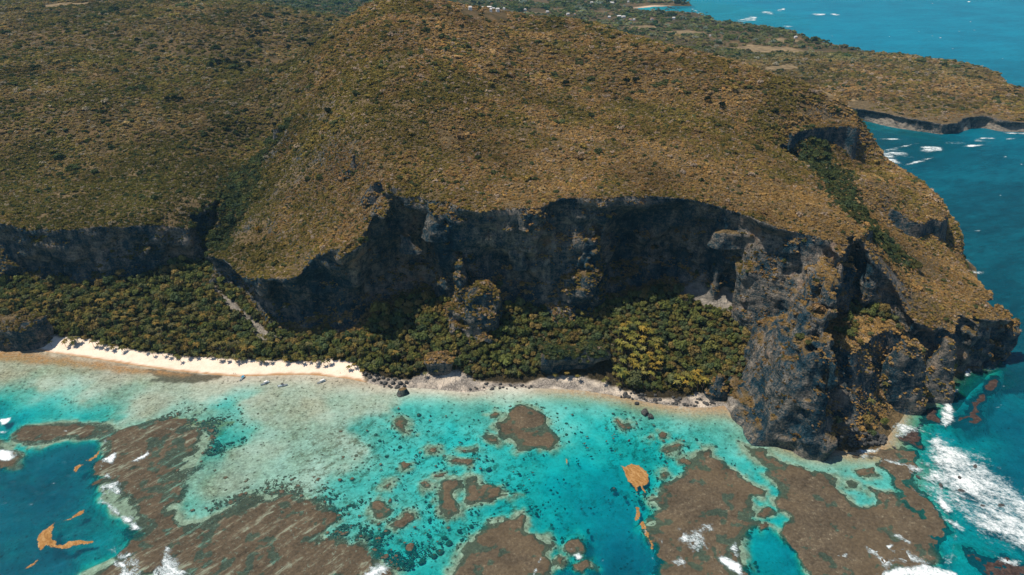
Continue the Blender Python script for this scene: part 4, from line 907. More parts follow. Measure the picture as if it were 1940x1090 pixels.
for cx, cy, dx, dy, cnt in ((1860, 330, 90, 60, 16), (1890, 560, 60, 90, 12), (1700, 60, 240, 60, 22), (90, 930, 100, 90, 22), (1900, 760, 50, 50, 8), (1120, 1050, 60, 30, 5)):
    for _ in range(cnt):
        x = cx + rgf.normal() * dx * .6; y = cy + rgf.normal() * dy * .6; c = W(x, max(y, 2), 0)
        if y < 3 or poly_sd(LAND, c[:1], c[1:2])[0] < 25: continue
        s = rgf.uniform(.7, 1.6) * (1.0 if y > 500 else .8); FOAM.append(([(x - 3 * s, y), (x, y - .8 * s), (x + 3.5 * s, y - .4 * s), (x + 1.5 * s, y + .9 * s)], .9, 1.5 if y > 500 else 4, .3))
for pl in ([(196,842),(204,838),(200,880),(206,915),(198,948),(190,945),(192,900)], [(206,1046),(222,1040),(240,1052),(262,1062),(270,1090),(250,1092),(226,1066)], [(186,884),(196,880),(200,905),(190,912)], [(1222,1016),(1228,1014),(1242,1060),(1262,1086),(1250,1086),(1234,1058)], [(1788,1066),(1802,1010),(1768,950),(1776,946),(1812,1004),(1800,1070)], [(1752,856),(1746,915),(1738,918),(1742,856)]): FOAM.append((pl, .50, 5, .2))
for pl in ([(1632,300),(1660,286),(1700,279),(1740,270),(1742,273),(1700,284),(1668,292),(1646,304)], [(1700,318),(1730,306),(1770,297),(1772,300),(1736,311)], [(1800,281),(1840,274),(1880,272),(1880,275),(1842,279)], [(1900,262),(1950,258),(1950,261),(1905,266)], [(1640,262),(1690,262),(1740,266),(1690,267)]): FOAM.append((pl, 1.0, 5, .4))
fv, fq, fd = [], [], []; off = 0
for i, (pl, den, soft, hz) in enumerate(FOAM):
    w = px2(pl)
    if np.ptp(w[:, 0]) < 42 and w[:, 1].mean() < 700: w = w.mean(0) + (w - w.mean(0)) * 1.3
    soft = min(soft, .22 * min(np.ptp(w[:, 0]), np.ptp(w[:, 1])) + .6); lo = w.min(0) - soft; hi = w.max(0) + soft
    st = 1.2 if lo[1] < 700 else 4.0
    x, y = np.meshgrid(np.arange(lo[0], hi[0] + st, st), np.arange(lo[1], hi[1] + st, st), indexing='ij')
    wl = 9 if st < 2 else 26
    sd = poly_sd(w, x, y) + fbm2(x / wl, y / wl, 3, seed=i * .3) * soft * .45
    k = sstep(soft * .55, -soft * 1.4, sd)
    if st > 2: k = k * np.clip(.62 + 1.5 * fbm2(x / 46, y / 15, 4, .6, 3), 0, 1.15)
    z = .30 + hz * k * (.6 + .4 * fbm2(x / 7, y / 7, 3, seed=1)) + (.15 if st > 2 else 0)
    m = k > .01; c = m[:-1, :-1] | m[1:, :-1] | m[:-1, 1:] | m[1:, 1:]
    if not c.any(): continue
    v, q, at = compact(np.stack([x, y, z], -1).reshape(-1, 3), grid_faces(c), {'d': (k * (den + .30 - (.08 if st > 2 else 0) + (.22 if np.ptp(w[:, 0]) < 42 else 0)) - .30).ravel()})
    fv.append(v); fq.append(q + off); fd.append(at['d']); off += len(v)
link('sea_foam', mesh_np('sea_foam', np.concatenate(fv), np.concatenate(fq), M_FOAM, True, {'den': np.concatenate(fd)}), kind='stuff')
# ------------------------------------------------------------------ plants
def unit(v): return v / np.maximum(np.linalg.norm(v, axis=-1, keepdims=True), 1e-9)
def cards(c, nrm, size, rng, asp=1.3):
    """leaf clumps: bent quads at points c facing nrm"""
    k = len(c); t = unit(np.cross(nrm, rng.normal(size=(k, 3)))); b = np.cross(nrm, t)
    s = size[:, None]
    v = np.stack([c - t * s * asp, c - b * s + nrm * s * .25, c + t * s * asp, c + b * s + nrm * s * .25], 1).reshape(-1, 3)
    return v, np.arange(k * 4).reshape(k, 4)
def crown_mesh(name, rng, lobes, per, size, mat, flat=.75, spread=.55):
    """uneven crown in a unit box: lobes of leaf clumps, gaps between"""
    V, Q, L = [], [], []; off = 0
    for i in range(lobes):
        a = rng.uniform(0, 6.283); r = spread * math.sqrt(rng.random()) if lobes > 1 else 0
        c = np.array([math.cos(a) * r, math.sin(a) * r, (rng.uniform(.35, .78) - r * .35) * flat + .1]); R_ = rng.uniform(.30, .48) if lobes > 1 else .8
        d = unit(rng.normal(size=(per, 3))); d[:, 2] = np.abs(d[:, 2]) * 1.0 - .25; d = unit(d)
        rr = R_ * (rng.uniform(.55, 1.05, per))[:, None]
        p = c + d * rr * np.array([1, 1, flat])
        v, q = cards(p, unit(d + np.array([-.25, 0, .55]) + rng.normal(size=(per, 3)) * .38), rng.uniform(.7, 1.3, per) * size, rng)
        V.append(v); Q.append(q + off); off += len(v)
        L.append(np.repeat(rng.uniform(0, 1, per) * .6 + rng.random() * .4, 4))
    return mesh_np(name, np.concatenate(V), np.concatenate(Q), mat, False, {'leaf': np.concatenate(L)})
def foliage_mat(name, inst):
    n = N(name); lf = n.attr('leaf')
    if inst: c = n.attr('col', True, True)
    else:
        o = n.n('ObjectInfo'); c = o.outputs['Color']
    col = n.mix(1.0, c, n.ramp(lf, [(0, (.62, .66, .70)), (.5, (1, 1, 1)), (1, (1.45, 1.32, 1.15))]), 'MULTIPLY')
    df = n.n('BsdfDiffuse'); n.put(df.inputs[0], col)
    ts = n.n('BsdfTranslucent'); n.put(ts.inputs[0], col)
    mx = n.n('MixShader'); mx.inputs[0].default_value = .35
    n.t.links.new(df.outputs[0], mx.inputs[1]); n.t.links.new(ts.outputs[0], mx.inputs[2])
    return n.done(mx.outputs[0])
M_SCRUB = foliage_mat('scrub_leaves', True); M_LEAF = foliage_mat('tree_leaves', False)
def bark_mat():
    n = N('bark'); t = n.noise(n.pos((1, 1, .3)), 2.0, 3)
    return n.done(n.bsdf(n.ramp(t, [(.3, (.07, .05, .035)), (.7, (.19, .15, .11))]), .9))
M_BARK = bark_mat()
rng = np.random.default_rng(21)
scrub_var = []
for i in range(5): scrub_var.append(('bush', crown_mesh('bush', rng, 4, 20, .20, M_SCRUB, .62, .55)))
for i in range(2): scrub_var.append(('bare', crown_mesh('bare_bush', rng, 4, 15, .13, M_SCRUB, .7, .55)))
tree_inst = [('tree', crown_mesh('tree_crown', rng, 7, 30, .14, M_SCRUB, .8, .6)) for i in range(4)]

def scatter(name, pts, size, hgt, col, var, variants):
    """one object: variants instanced on points"""
    hid = []
    me = bpy.data.meshes.new(name); k = len(pts)
    me.vertices.add(k); me.vertices.foreach_set('co', np.ascontiguousarray(pts, np.float32).ravel())
    sc = np.stack([size, size, hgt], -1)
    for nm, a in (('scl', sc), ('col', col)):
        at = me.attributes.new(nm, 'FLOAT_VECTOR', 'POINT'); at.data.foreach_set('vector', np.ascontiguousarray(a, np.float32).ravel())
    at = me.attributes.new('var', 'INT', 'POINT'); at.data.foreach_set('value', np.ascontiguousarray(var, np.int32))
    at = me.attributes.new('rot', 'FLOAT_VECTOR', 'POINT')
    r = np.zeros((k, 3), np.float32); r[:, 2] = rng.uniform(0, 6.283, k); r[:, 0] = rng.normal(size=k) * .12; r[:, 1] = rng.normal(size=k) * .12
    at.data.foreach_set('vector', r.ravel())
    o = link(name, me, kind='stuff')
    g = bpy.data.node_groups.new(name + '_scatter', 'GeometryNodeTree')
    g.interface.new_socket('Geometry', in_out='INPUT', socket_type='NodeSocketGeometry')
    g.interface.new_socket('Geometry', in_out='OUTPUT', socket_type='NodeSocketGeometry')
    gi = g.nodes.new('NodeGroupInput'); go = g.nodes.new('NodeGroupOutput')
    join = g.nodes.new('GeometryNodeJoinGeometry')
    def na(nm, ty):
        a = g.nodes.new('GeometryNodeInputNamedAttribute'); a.data_type = ty; a.inputs[0].default_value = nm; return a.outputs[0]
    m2p = g.nodes.new('GeometryNodeMeshToPoints'); g.links.new(gi.outputs[0], m2p.inputs[0])
    for i, vm in enumerate(variants):
        # the plant's mesh comes in through a tiny mesh object that is not linked to the scene
        src = bpy.data.objects.new(vm.name + '_form', vm)
        oi = g.nodes.new('GeometryNodeObjectInfo'); oi.inputs['Object'].default_value = src; oi.inputs['As Instance'].default_value = True
        cmp = g.nodes.new('FunctionNodeCompare'); cmp.data_type = 'INT'; cmp.operation = 'EQUAL'
        g.links.new(na('var', 'INT'), cmp.inputs[2]); cmp.inputs[3].default_value = i
        ip = g.nodes.new('GeometryNodeInstanceOnPoints')
        g.links.new(m2p.outputs[0], ip.inputs['Points']); g.links.new(cmp.outputs[0], ip.inputs['Selection'])
        g.links.new(oi.outputs['Geometry'], ip.inputs['Instance'])
        g.links.new(na('rot', 'FLOAT_VECTOR'), ip.inputs['Rotation']); g.links.new(na('scl', 'FLOAT_VECTOR'), ip.inputs['Scale'])
        g.links.new(ip.outputs[0], join.inputs[0])
    g.links.new(join.outputs[0], go.inputs[0])
    md = o.modifiers.new('scatter', 'NODES'); md.node_group = g
    return o

PAL = np.array([(0.146,0.120,0.034),(0.193,0.141,0.043),(0.255,0.158,0.060),(0.207,0.138,0.071),(0.265,0.187,0.088),(0.289,0.233,0.178),(0.058,0.070,0.029),(0.270,0.178,0.067),(0.234,0.165,0.063)])
def palette(x, y, k, dry):
    """each bush its own colour, in drifts; dry 0..1 warms it"""
    a = fbm2(x / 38, y / 38, 3, seed=12); b = fbm2(x / 110, y / 110, 3, seed=14); r = rng.random(k)
    s = np.clip(.45 + .55 * a + .5 * b + (dry - .5) * .6 + rng.normal(size=k) * .15, 0, .999)
    order = np.array([0, 0, 0, 1, 1, 8, 3, 2, 8, 4, 4, 7]); i = order[(s * len(order)).astype(int)]
    i = np.where(r > .90, 5, i)
    i = np.where((r < .045 * (1.6 - dry)), 6, i)
    c = PAL[i] * 1.36 * rng.uniform(.90, 1.28, k)[:, None] * (1 + .36 * fbm2(x / 75, y / 75, 4, .6, seed=19))[:, None]
    lf_ = sstep(-230, -340, x)[:, None]; c = c * (1 - lf_ * np.array([.24, .15, .18]))
    return c, i

TREE_COL_ = np.array([(.060,.085,.036),(.075,.095,.036),(.055,.080,.042),(.095,.095,.035)])
# --- scrub on the near ground: points on the faces of the terrain mesh
nrm, area = quad_normals(NV, NQ); cen = NV[NQ].mean(1)
at = near_attrs(cen)
bare = np.maximum.reduce([at['sand'], at['pebble'], at['ledge']])
zl = bil(GL, cen[:, 0], cen[:, 1]); low = (cen[:, 2] - zl < 3.0) & (bil(GSD, cen[:, 0], cen[:, 1]) > -4)
shd = bil(GSH, cen[:, 0], cen[:, 1])
def pick(w, k):
    p = w / w.sum(); i = rng.choice(len(w), k, p=p)
    q = NV[NQ[i]]; u = rng.random((k, 1)); v = rng.random((k, 1))
    return i, (q[:, 0] * (1 - u) + q[:, 1] * u) * (1 - v) + (q[:, 3] * (1 - u) + q[:, 2] * u) * v
front = sstep(1000, 600, cen[:, 1])
bald = fbm2(cen[:, 0] / 26, cen[:, 1] / 26, 4, seed=31)
for pl in ([(1470,150),(1600,200),(1618,232),(1540,238),(1480,200)], [(1690,455),(1760,480),(1792,540),(1740,548)], [(950,238),(1085,238),(1065,278),(975,272)], [(1180,320),(1260,322),(1240,350),(1190,350)], [(440,420),(540,420),(520,470),(430,470)]):
    bald = bald + .5 * sstep(12, -12, poly_sd(np.array([march(*q)[:2] for q in pl]), cen[:, 0], cen[:, 1]))
DALE = [np.array([[*march(*q)[:2], 0] for q in pl]) for pl in ([(398,462),(430,402),(465,335),(500,290),(528,255)], [(1545,290),(1575,330),(1610,390),(1650,440),(1690,470)])]
gully = low & (cen[:, 0] > 262) & (cen[:, 1] < 560) & (cen[:, 2] > 5)
w_up = area * ~cleared(cen[:, 0], cen[:, 1]) * np.clip((nrm[:, 2] - .40) / .25, 0, 1) * (~low | gully) * (bare < .3) * np.where(bald > .40, .35, 1) * (.6 + .4 * front)
w_up *= (cen[:, 1] > 440)
head = (cen[:, 0] > 150) & (cen[:, 1] < 585) & (cen[:, 2] < 134) & ~gully
w_up *= np.where(head, np.clip((nrm[:, 2] - .62) / .2, 0, 1) * .55, 1)
area_up = (area * (w_up > 0)).sum()
k = int(min(area_up / 2.9, 190000))
i, p = pick(w_up, k)
dry = sstep(-350, 150, p[:, 0] - (p[:, 1] - 700) * .25) * .75 + sstep(0.9, 0.6, nrm[i, 2]) * .15
col, ci = palette(p[:, 0], p[:, 1], k, dry)
dl_ = np.minimum(line_near(DALE[0], p[:, 0], p[:, 1])[0], line_near(DALE[1], p[:, 0], p[:, 1])[0]); dale = rng.random(k) < sstep(34, 6, dl_) * .6
col = np.where(dale[:, None], TREE_COL_[rng.integers(0, 4, k)] * rng.uniform(.8, 1.4, k)[:, None], col)
size = np.exp(rng.normal(size=k) * .38) * 1.17 * np.where(dale, 1.9, 1) * np.where(rng.random(k) < .03, 1.9, 1) * (1 + .3 * (p[:, 1] > 800)); size *= np.where(ci == 6, 1.35, 1)
hgt = size * rng.uniform(.75, 1.25, k)
var = np.where(ci == 5, 5 + rng.integers(0, 2, k), rng.integers(0, 5, k))
P_ = [p]; S_ = [size]; H_ = [hgt]; C_ = [col]; V_ = [var]
# steep ledges: sparse plants that hold on
w_st = area * (nrm[:, 2] > .18) * (nrm[:, 2] < .48) * (bare < .3) * (cen[:, 2] > 8) * (fbm2(cen[:, 0] / 12, cen[:, 1] / 12 + cen[:, 2] / 12, 3, seed=40) > .02)
i, p = pick(w_st, 3600); col, ci = palette(p[:, 0], p[:, 1], len(i), .5)
size = np.exp(rng.normal(size=len(i)) * .3) * 1.2
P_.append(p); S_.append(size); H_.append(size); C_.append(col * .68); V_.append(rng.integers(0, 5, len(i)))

# --- land behind: sown by distance
def far_sow(k, y0, y1, sz, dens_pow):
    y = y0 + (y1 - y0) * rng.random(k) ** dens_pow
    x = (rng.random(k) * 2 - 1) * (y * .80 + 180)
    z = Uf(x, y); sd = -poly_sd(LAND, x, y)
    m = (sd > 9) & ~((x > X0 + 9) & (x < X1 - 8) & (y < Y1 - 8))
    m &= ~cleared(x, y)
    cb = W(1225, 16, 0); m &= ~((np.abs(x - cb[0]) < 190) & (np.abs(y - cb[1]) < 420) & (sd < 75))
    x, y, z, sd = x[m], y[m], z[m], sd[m]
    z = z * sstep(0, 13, sd)
    if sz > 4: m = fbm2(x / 130, y / 130, 3, seed=33) < .55; x, y, z = x[m], y[m], z[m]
    n_ = len(x); dry = np.where((x > 350) & (y > 1200), .52, .38)
    c, ci = palette(x, y, n_, dry)
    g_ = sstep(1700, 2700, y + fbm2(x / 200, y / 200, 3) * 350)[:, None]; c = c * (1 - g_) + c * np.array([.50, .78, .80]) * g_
    s = np.exp(rng.normal(size=n_) * .35) * sz * (1 + (y - y0) / (y1 - y0) * .5); s *= np.where(ci == 6, 1.4, 1)
    P_.append(np.stack([x, y, z], -1)); S_.append(s); H_.append(s * rng.uniform(.6, 1.0, n_)); C_.append(c)
    V_.append(np.where(ci == 5, 5 + rng.integers(0, 2, n_), rng.integers(0, 5, n_)))
far_sow(120000, 640, 1350, 2.1, .8)
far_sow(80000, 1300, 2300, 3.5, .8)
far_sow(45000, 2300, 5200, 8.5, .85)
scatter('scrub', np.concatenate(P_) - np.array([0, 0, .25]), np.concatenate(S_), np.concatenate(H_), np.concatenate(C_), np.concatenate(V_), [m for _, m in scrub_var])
N_SCRUB = sum(len(a) for a in P_)

# --- the wood under the cliff
def trunk_mesh(name, h, r0, r1, bend, seg=6, limbs=0, seed=0):
    rg = np.random.default_rng(seed); V, Q = [], []; off = 0
    def tube(pts, rad):
        nonlocal off
        pts = np.asarray(pts); n_ = 6
        for i, (c, r) in enumerate(zip(pts, rad)):
            a = np.arange(n_) * 6.283 / n_
            V.append(np.stack([c[0] + np.cos(a) * r, c[1] + np.sin(a) * r, np.full(n_, c[2])], -1))
        for i in range(len(pts) - 1):
            for j in range(n_):
                a, b = off + i * n_ + j, off + i * n_ + (j + 1) % n_
                Q.append((a, b, b + n_, a + n_))
        off += len(pts) * n_
    t = np.linspace(0, 1, seg)
    tube(np.stack([bend[0] * t ** 1.7, bend[1] * t ** 1.7, h * t], -1), r0 + (r1 - r0) * t)
    for _ in range(limbs):
        a = rg.uniform(0, 6.283); s = rg.uniform(.45, .8); L = h * rg.uniform(.35, .6); u = np.linspace(0, 1, 4)
        c0 = np.array([bend[0] * s ** 1.7, bend[1] * s ** 1.7, h * s])
        tube(c0 + np.stack([math.cos(a) * L * u, math.sin(a) * L * u, L * .9 * u], -1), r1 * (1 - .6 * u))
    return mesh_np(name, np.concatenate(V), np.array(Q), M_BARK, True)
w_lo = area * low * (bare < .25) * (nrm[:, 2] > .5) * (shd > 5) * (cen[:, 2] > 2.2) * (cen[:, 2] < 75)
gul = (cen[:, 0] > 262) & (cen[:, 1] < 560)
w_lo *= np.where(gul, .03, 1)
def proj(p):
    z_ = p[:, 2] - CAMZ; d_ = p[:, 1] * _cp - z_ * _sp
    return 970 + F * p[:, 0] / d_, 545 - F * (p[:, 1] * _sp + z_ * _cp) / d_
_fx, _fy = proj(cen)
w_lo *= ~(poly_sd(np.array([(1036, 684), (1158, 684), (1165, 740), (1030, 740)], float), _fx, _fy) < 0)
w_lo *= ~(poly_sd(np.array([(822, 690), (850, 690), (856, 740), (816, 740)], float), _fx, _fy) < 0)
w_lo *= ~(poly_sd(np.array([(880, 600), (950, 600), (950, 632), (870, 632)], float), _fx, _fy) < 0)
# the woods' own clearings
def near_pt(px, py, z, r): c = W(px, py, z); return np.hypot(cen[:, 0] - c[0], cen[:, 1] - c[1]) < r
i, p = pick(w_lo, 15000)
keep = []; cell = {}
for q in range(len(p)):
    key = (int(p[q, 0] // 5), int(p[q, 1] // 5)); ok = True
    for a in (-1, 0, 1):
        for b in (-1, 0, 1):
            for o_ in cell.get((key[0] + a, key[1] + b), ()):
                if (p[q, 0] - p[o_, 0]) ** 2 + (p[q, 1] - p[o_, 1]) ** 2 < 3.7 ** 2: ok = False
    if ok: cell.setdefault(key, []).append(q); keep.append(q)
tp = p[keep]
def img(pt):
    x, y, z = pt[..., 0], pt[..., 1], pt[..., 2] - CAMZ
    d = y * _cp - z * _sp; return 970 + F * x / d, 545 - F * (y * _sp + z * _cp) / d
tpx, tpy = img(tp)
PALM_ZONES = [([(-60,590),(60,570),(170,565),(300,560),(390,590),(480,640),(560,660),(640,668),(700,690),(760,712),(690,702),(640,684),(560,680),(480,676),(400,668),(280,660),(200,644),(100,628),(-60,640)], .42),
              ([(1165,625),(1210,620),(1250,650),(1252,700),(1230,715),(1195,705),(1165,680)], .9), ([(1275,720),(1330,710),(1345,740),(1310,755),(1280,745)], .9), ([(1130,690),(1180,690),(1180,730),(1140,722)], .6),
              ([(430,310),(500,285),(520,300),(470,400),(430,440),(410,420)], .5), ([(1640,700),(1700,740),(1705,790),(1660,815),(1610,760)], .55), ([(650,650),(760,640),(830,680),(830,712),(740,712),(680,690)], .35)]
tz = np.zeros(len(tp))
for pl, pr in PALM_ZONES:
    s_ = poly_sd(np.array(pl, float), tpx, tpy - 10) < 0; tz = np.where(s_, np.maximum(tz, pr), tz)
is_palm = rng.random(len(tp)) < tz
inview = (tpx > -30) & (tpx < 1970) & (tpy < 1100)
crown_var = [crown_mesh('crown', rng, 9, 34, .125, M_LEAF, .85, .62) for _ in range(6)]
trunk_var = [trunk_mesh('trunk', 1.0, .055, .03, (rng.normal() * .08, rng.normal() * .08), 5, 3, s) for s in range(3)]
TREE_COL = np.array([(.034,.048,.020),(.042,.055,.020),(.050,.058,.021),(.064,.064,.023),(.028,.044,.024),(.074,.064,.028),(.044,.056,.030)])
BESIDE = [(95, 'above the huge rounded rock'), (270, 'behind the open left part of the beach'), (430, 'behind the dark weed patch'), (520, 'behind the two left boats'), (660, 'behind the long canopied boat')]
def beside(px):
    for lim, w_ in BESIDE:
        if px < lim: return w_
    return 'behind the dark boulder heap'
def where_word(px, py):
    """which tree: told by what it stands on and beside; those that nothing tells apart share a group"""
    if px < 520 and py < 560:
        s_ = 'left half' if px < 230 else 'right half'
        return f'dark green tree on the slope below the low left cliff, {s_}', f'trees below the low left cliff, {s_}'
    if px < 660:
        w_ = beside(px); f_ = 'in the front rows' if py > np.interp(px, [0, 400, 640], [615, 640, 655]) else 'deep in the wood'
        return f'green tree {f_} {w_}', f'trees {f_} {w_}'
    row = 'lowest' if py > 690 else 'middle' if py > 645 else 'highest'
    if px < 1010:
        s_ = 'left of the double crag' if px < 850 else 'below the double crag' if px < 955 else 'between the two crags'
        return f'rounded green tree {s_} on the mound, {row} on the slope', f'trees {s_}, {row} on the slope'
    if px < 1400:
        s_ = 'above the dark bluff' if px < 1165 else 'behind the golden palm clump' if px < 1270 else 'right of the golden palm clump'
        return f'rounded green tree {s_}, {row} on the slope', f'trees {s_}, {row} on the slope'
    return 'low green tree among the rocks of the headland', 'trees among the headland rocks'
def make_tree(q, s, h, colr, lab, grp):
    r = bpy.data.objects.new('forest_tree', None); SC.collection.objects.link(r); r.location = q; r.rotation_euler.z = rng.uniform(0, 6.28)
    r.empty_display_size = .5
    r['label'] = lab; r['category'] = 'tree'
    if grp: r['group'] = grp
    t = link('trunk', trunk_var[rng.integers(3)], r); t.scale = (h * .9, h * .9, h * .75)
    c = link('crown', crown_var[rng.integers(6)], r); c.location = (0, 0, h * .32); c.scale = (s, s, h * .72); c.color = (*colr, 1)
    return r
idx = np.nonzero(~is_palm & inview)[0]
dist = np.linalg.norm(tp - np.array([0, 0, CAMZ]), axis=1)
idx = idx[np.argsort(dist[idx])]
def tree_size(k): return np.exp(rng.normal(size=k) * .3) * 3.6
def tree_col(k, px): 
    i = rng.integers(0, len(TREE_COL), k); return TREE_COL[i] * np.array([3.25, 2.9, 2.5]) * rng.uniform(.75, 1.4, k)[:, None]
single = [q for q in idx if tpx[q] > 640][:215] + [q for q in idx if tpx[q] <= 640][:85]
ss = tree_size(len(single)); cc = tree_col(len(single), 0)
for q, s, c in zip(single, ss, cc):
    l, g = where_word(tpx[q], tpy[q]); make_tree(tp[q] - np.array([0, 0, .3]), s, s * rng.uniform(1.6, 2.1), c, l, g)
pal = np.nonzero(is_palm & inview)[0]
pal = np.concatenate([pal[(tpx[pal] > 1000)][:95], rng.permutation(pal[tpx[pal] <= 1000])[:160]])
rest = np.setdiff1d(np.arange(len(tp)), np.concatenate([single, pal]))
s = tree_size(len(rest))
scatter('woodland', tp[rest] + np.stack([0 * s, 0 * s, s * .45], -1), s, s * rng.uniform(1.15, 1.6, len(rest)), tree_col(len(rest), 0), rng.integers(0, 4, len(rest)), [m for _, m in tree_inst])
# low growth between the trees
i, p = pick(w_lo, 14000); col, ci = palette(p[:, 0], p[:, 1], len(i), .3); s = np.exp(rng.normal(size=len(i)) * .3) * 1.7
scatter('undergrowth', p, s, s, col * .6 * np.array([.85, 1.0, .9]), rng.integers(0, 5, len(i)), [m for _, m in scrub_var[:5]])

# --- coconut palms
def frond_crown(name, seed):
    rg = np.random.default_rng(seed); V, Q, L = [], [], []; off = 0; n_ = 13
    for f in range(n_):
        a = f * 6.283 / n_ * 2.4 + rg.normal() * .2; up = rg.uniform(-.15, .95); L0 = rg.uniform(.85, 1.1); m = 6
        t = np.linspace(0, 1, m); d = L0 * t
        hz = d * math.cos(up * .8); zz = d * math.sin(up * .8) - .55 * t ** 2.2 * L0
        w = .135 * np.sin(np.clip(t * .92 + .10, 0, 1) * math.pi) ** .7 + .01
        c = np.stack([np.cos(a) * hz, np.sin(a) * hz, zz], -1); sd = np.array([-math.sin(a), math.cos(a), 0])
        v = np.stack([c - sd * w[:, None] - [0, 0, .06], c, c + sd * w[:, None] - [0, 0, .06]], 1).reshape(-1, 3)
        v[::3, 2] -= w * .4; v[2::3, 2] -= w * .4
        for k_ in range(m - 1):
            b = off + k_ * 3; Q += [(b, b + 3, b + 4, b + 1), (b + 1, b + 4, b + 5, b + 2)]
        V.append(v); off += len(v); L.append(np.repeat(rg.random(), len(v)))
    return mesh_np(name, np.concatenate(V), np.array(Q), M_LEAF, False, {'leaf': np.concatenate(L)})
palm_crowns = [frond_crown('crown', s) for s in range(5)]
palm_trunks = [trunk_mesh('trunk', 1.0, .024, .014, (b, 0), 7, 0, 0) for b in (.06, .16, .30)]
palm_top = [.06, .16, .30]
def make_palm(q, h, lean, az, cs, colr, lab, grp):
    r = bpy.data.objects.new('coconut_palm', None); SC.collection.objects.link(r); r.location = q; r.rotation_euler.z = az; r.empty_display_size = .5
    r['label'] = lab; r['category'] = 'palm tree'; r['group'] = grp
    t = link('trunk', palm_trunks[lean], r); t.scale = (h, h, h)
    c = link('crown', palm_crowns[rng.integers(5)], r); c.location = (palm_top[lean] * h, 0, h); c.scale = (cs,) * 3; c.rotation_euler.z = rng.uniform(0, 6.28)
    c.color = (*colr, 1)
PALM_COL = np.array([(.080,.080,.026),(.100,.088,.028),(.064,.070,.026),(.122,.094,.028),(.088,.088,.040)])
def palm_word(px, py):
    if py < 480: return 'small palm in the wooded gully left of the spur', 'palms in the gully'
    if px < 640:
        w_ = beside(px); f_ = 'in the front rows' if py > np.interp(px, [0, 400, 640], [612, 638, 660]) else 'deep in the grove'
        return f'coconut palm {f_} {w_}', f'palms {f_} {w_}'
    if px < 1000: return 'coconut palm at the right end of the white beach', 'palms at the end of the beach'
    if px < 1265:
        f_ = 'upper part' if py < 660 else 'lower part'
        return f'golden palm in the {f_} of the clump on the wooded slope', f'palms in the {f_} of the clump'
    if px < 1500: return 'yellow green palm beside the rocky shore', 'palms by the rocky shore'
    return 'palm in the gully between the headland rocks', 'palms in the headland gully'
# extra crowns thicken the groves
ex = []
for q in pal:
    l, g = palm_word(tpx[q], tpy[q])
    gold = 1.45 if 1150 < tpx[q] < 1350 else 1.0
    c = PALM_COL[rng.integers(5)] * 2.1 * rng.uniform(.7, 1.3) * np.array([gold * 1.05, gold * .98, 1])
    make_palm(tp[q] - np.array([0, 0, .2]), rng.uniform(10.5, 15.5), rng.integers(0, 2), rng.uniform(0, 6.28), rng.uniform(4.0, 5.2), c, l, g)
# palms standing out on the open sand
LONE = [(98,652),(126,655),(216,657),(232,665),(291,672),(309,671),(336,676),(358,677),(372,674),(402,675),(446,680),(462,681),(474,676),(490,682),(512,684),(543,680),(598,684),(614,690),(622,687),(660,698),(672,694),(687,704),(700,702),(712,708),(735,712),(752,715),(770,716),(808,714),(826,712),(1050,716),(1074,717),(1094,721),(1142,728),(1150,724),(1172,735)]
for _ in range(34):
    px = rng.uniform(130, 690); LONE.append((px, np.interp(px, [40, 120, 211, 361, 500, 640, 690], [645, 640, 655, 676, 682, 682, 700]) + abs(rng.normal()) * 4))
for j, (px, py) in enumerate(LONE):
    if px < 700: py += 4
    c = W(px, py, 3.0)
    zz = max(bil(GL, c[:1], c[1:2])[0], .6)
    c = W(px, py, zz)
    s = (f'leaning coconut palm on the open white sand {beside(px)}', f'palms on the open sand {beside(px)}') if px < 660 else ('coconut palm standing among the dark boulders at the beach end', 'palms at the boulder heap') if px < 770 else ('coconut palm casting a star shaped shadow on the pebbles', 'palms on the pebble shore')
    make_palm(c - np.array([0, 0, .15]), rng.uniform(5, 9), rng.integers(1, 3), -1.3 + rng.normal() * .5, rng.uniform(3.1, 3.9), PALM_COL[rng.integers(5)] * 2.2, *s)

# --- trees one can pick out on the hills
HILL = [((622,214),150),((343,190),6),((332,188),6),((318,190),5),((262,78),7),((432,116),6),((404,124),6),((414,118),7),((448,122),7),((470,122),7),((456,136),6),((480,72),9),((492,85),8),((585,85),6),((592,86),6),((546,92),6),((690,60),0),((1072,160),5),((1186,157),5),((1205,155),5),((1340,190),4),((1365,203),6),((520,235),0),((490,62),9),((505,60),8)]
for (px, py), r in HILL:
    # walk down the line of sight to the ground
    lo, hi = 5.0, 330.0
    for _ in range(40):
        mid = (lo + hi) / 2; c = W(px, py + 4, mid)
        if Uf(c[:1], c[1:2])[0] > mid: lo = mid
        else: hi = mid
    c = W(px, py + 4, lo); s = 4.2 + (r if r < 20 else 5) * .35
    make_tree(c - np.array([0, 0, .4]), s, s * 1.6, (.018, .026, .014), 'dark green tree standing out of the brown scrub on the hills', 'dark trees in the hill scrub').name = 'hill_tree'
def ground_at(px, py):
    lo, hi = 1.0, 330.0
    for _ in range(40):
        mid = (lo + hi) / 2; c = W(px, py, mid)
        u = bil(GL, c[:1], c[1:2])[0]
        if u > mid: lo = mid
        else: hi = mid
    return W(px, py, lo)
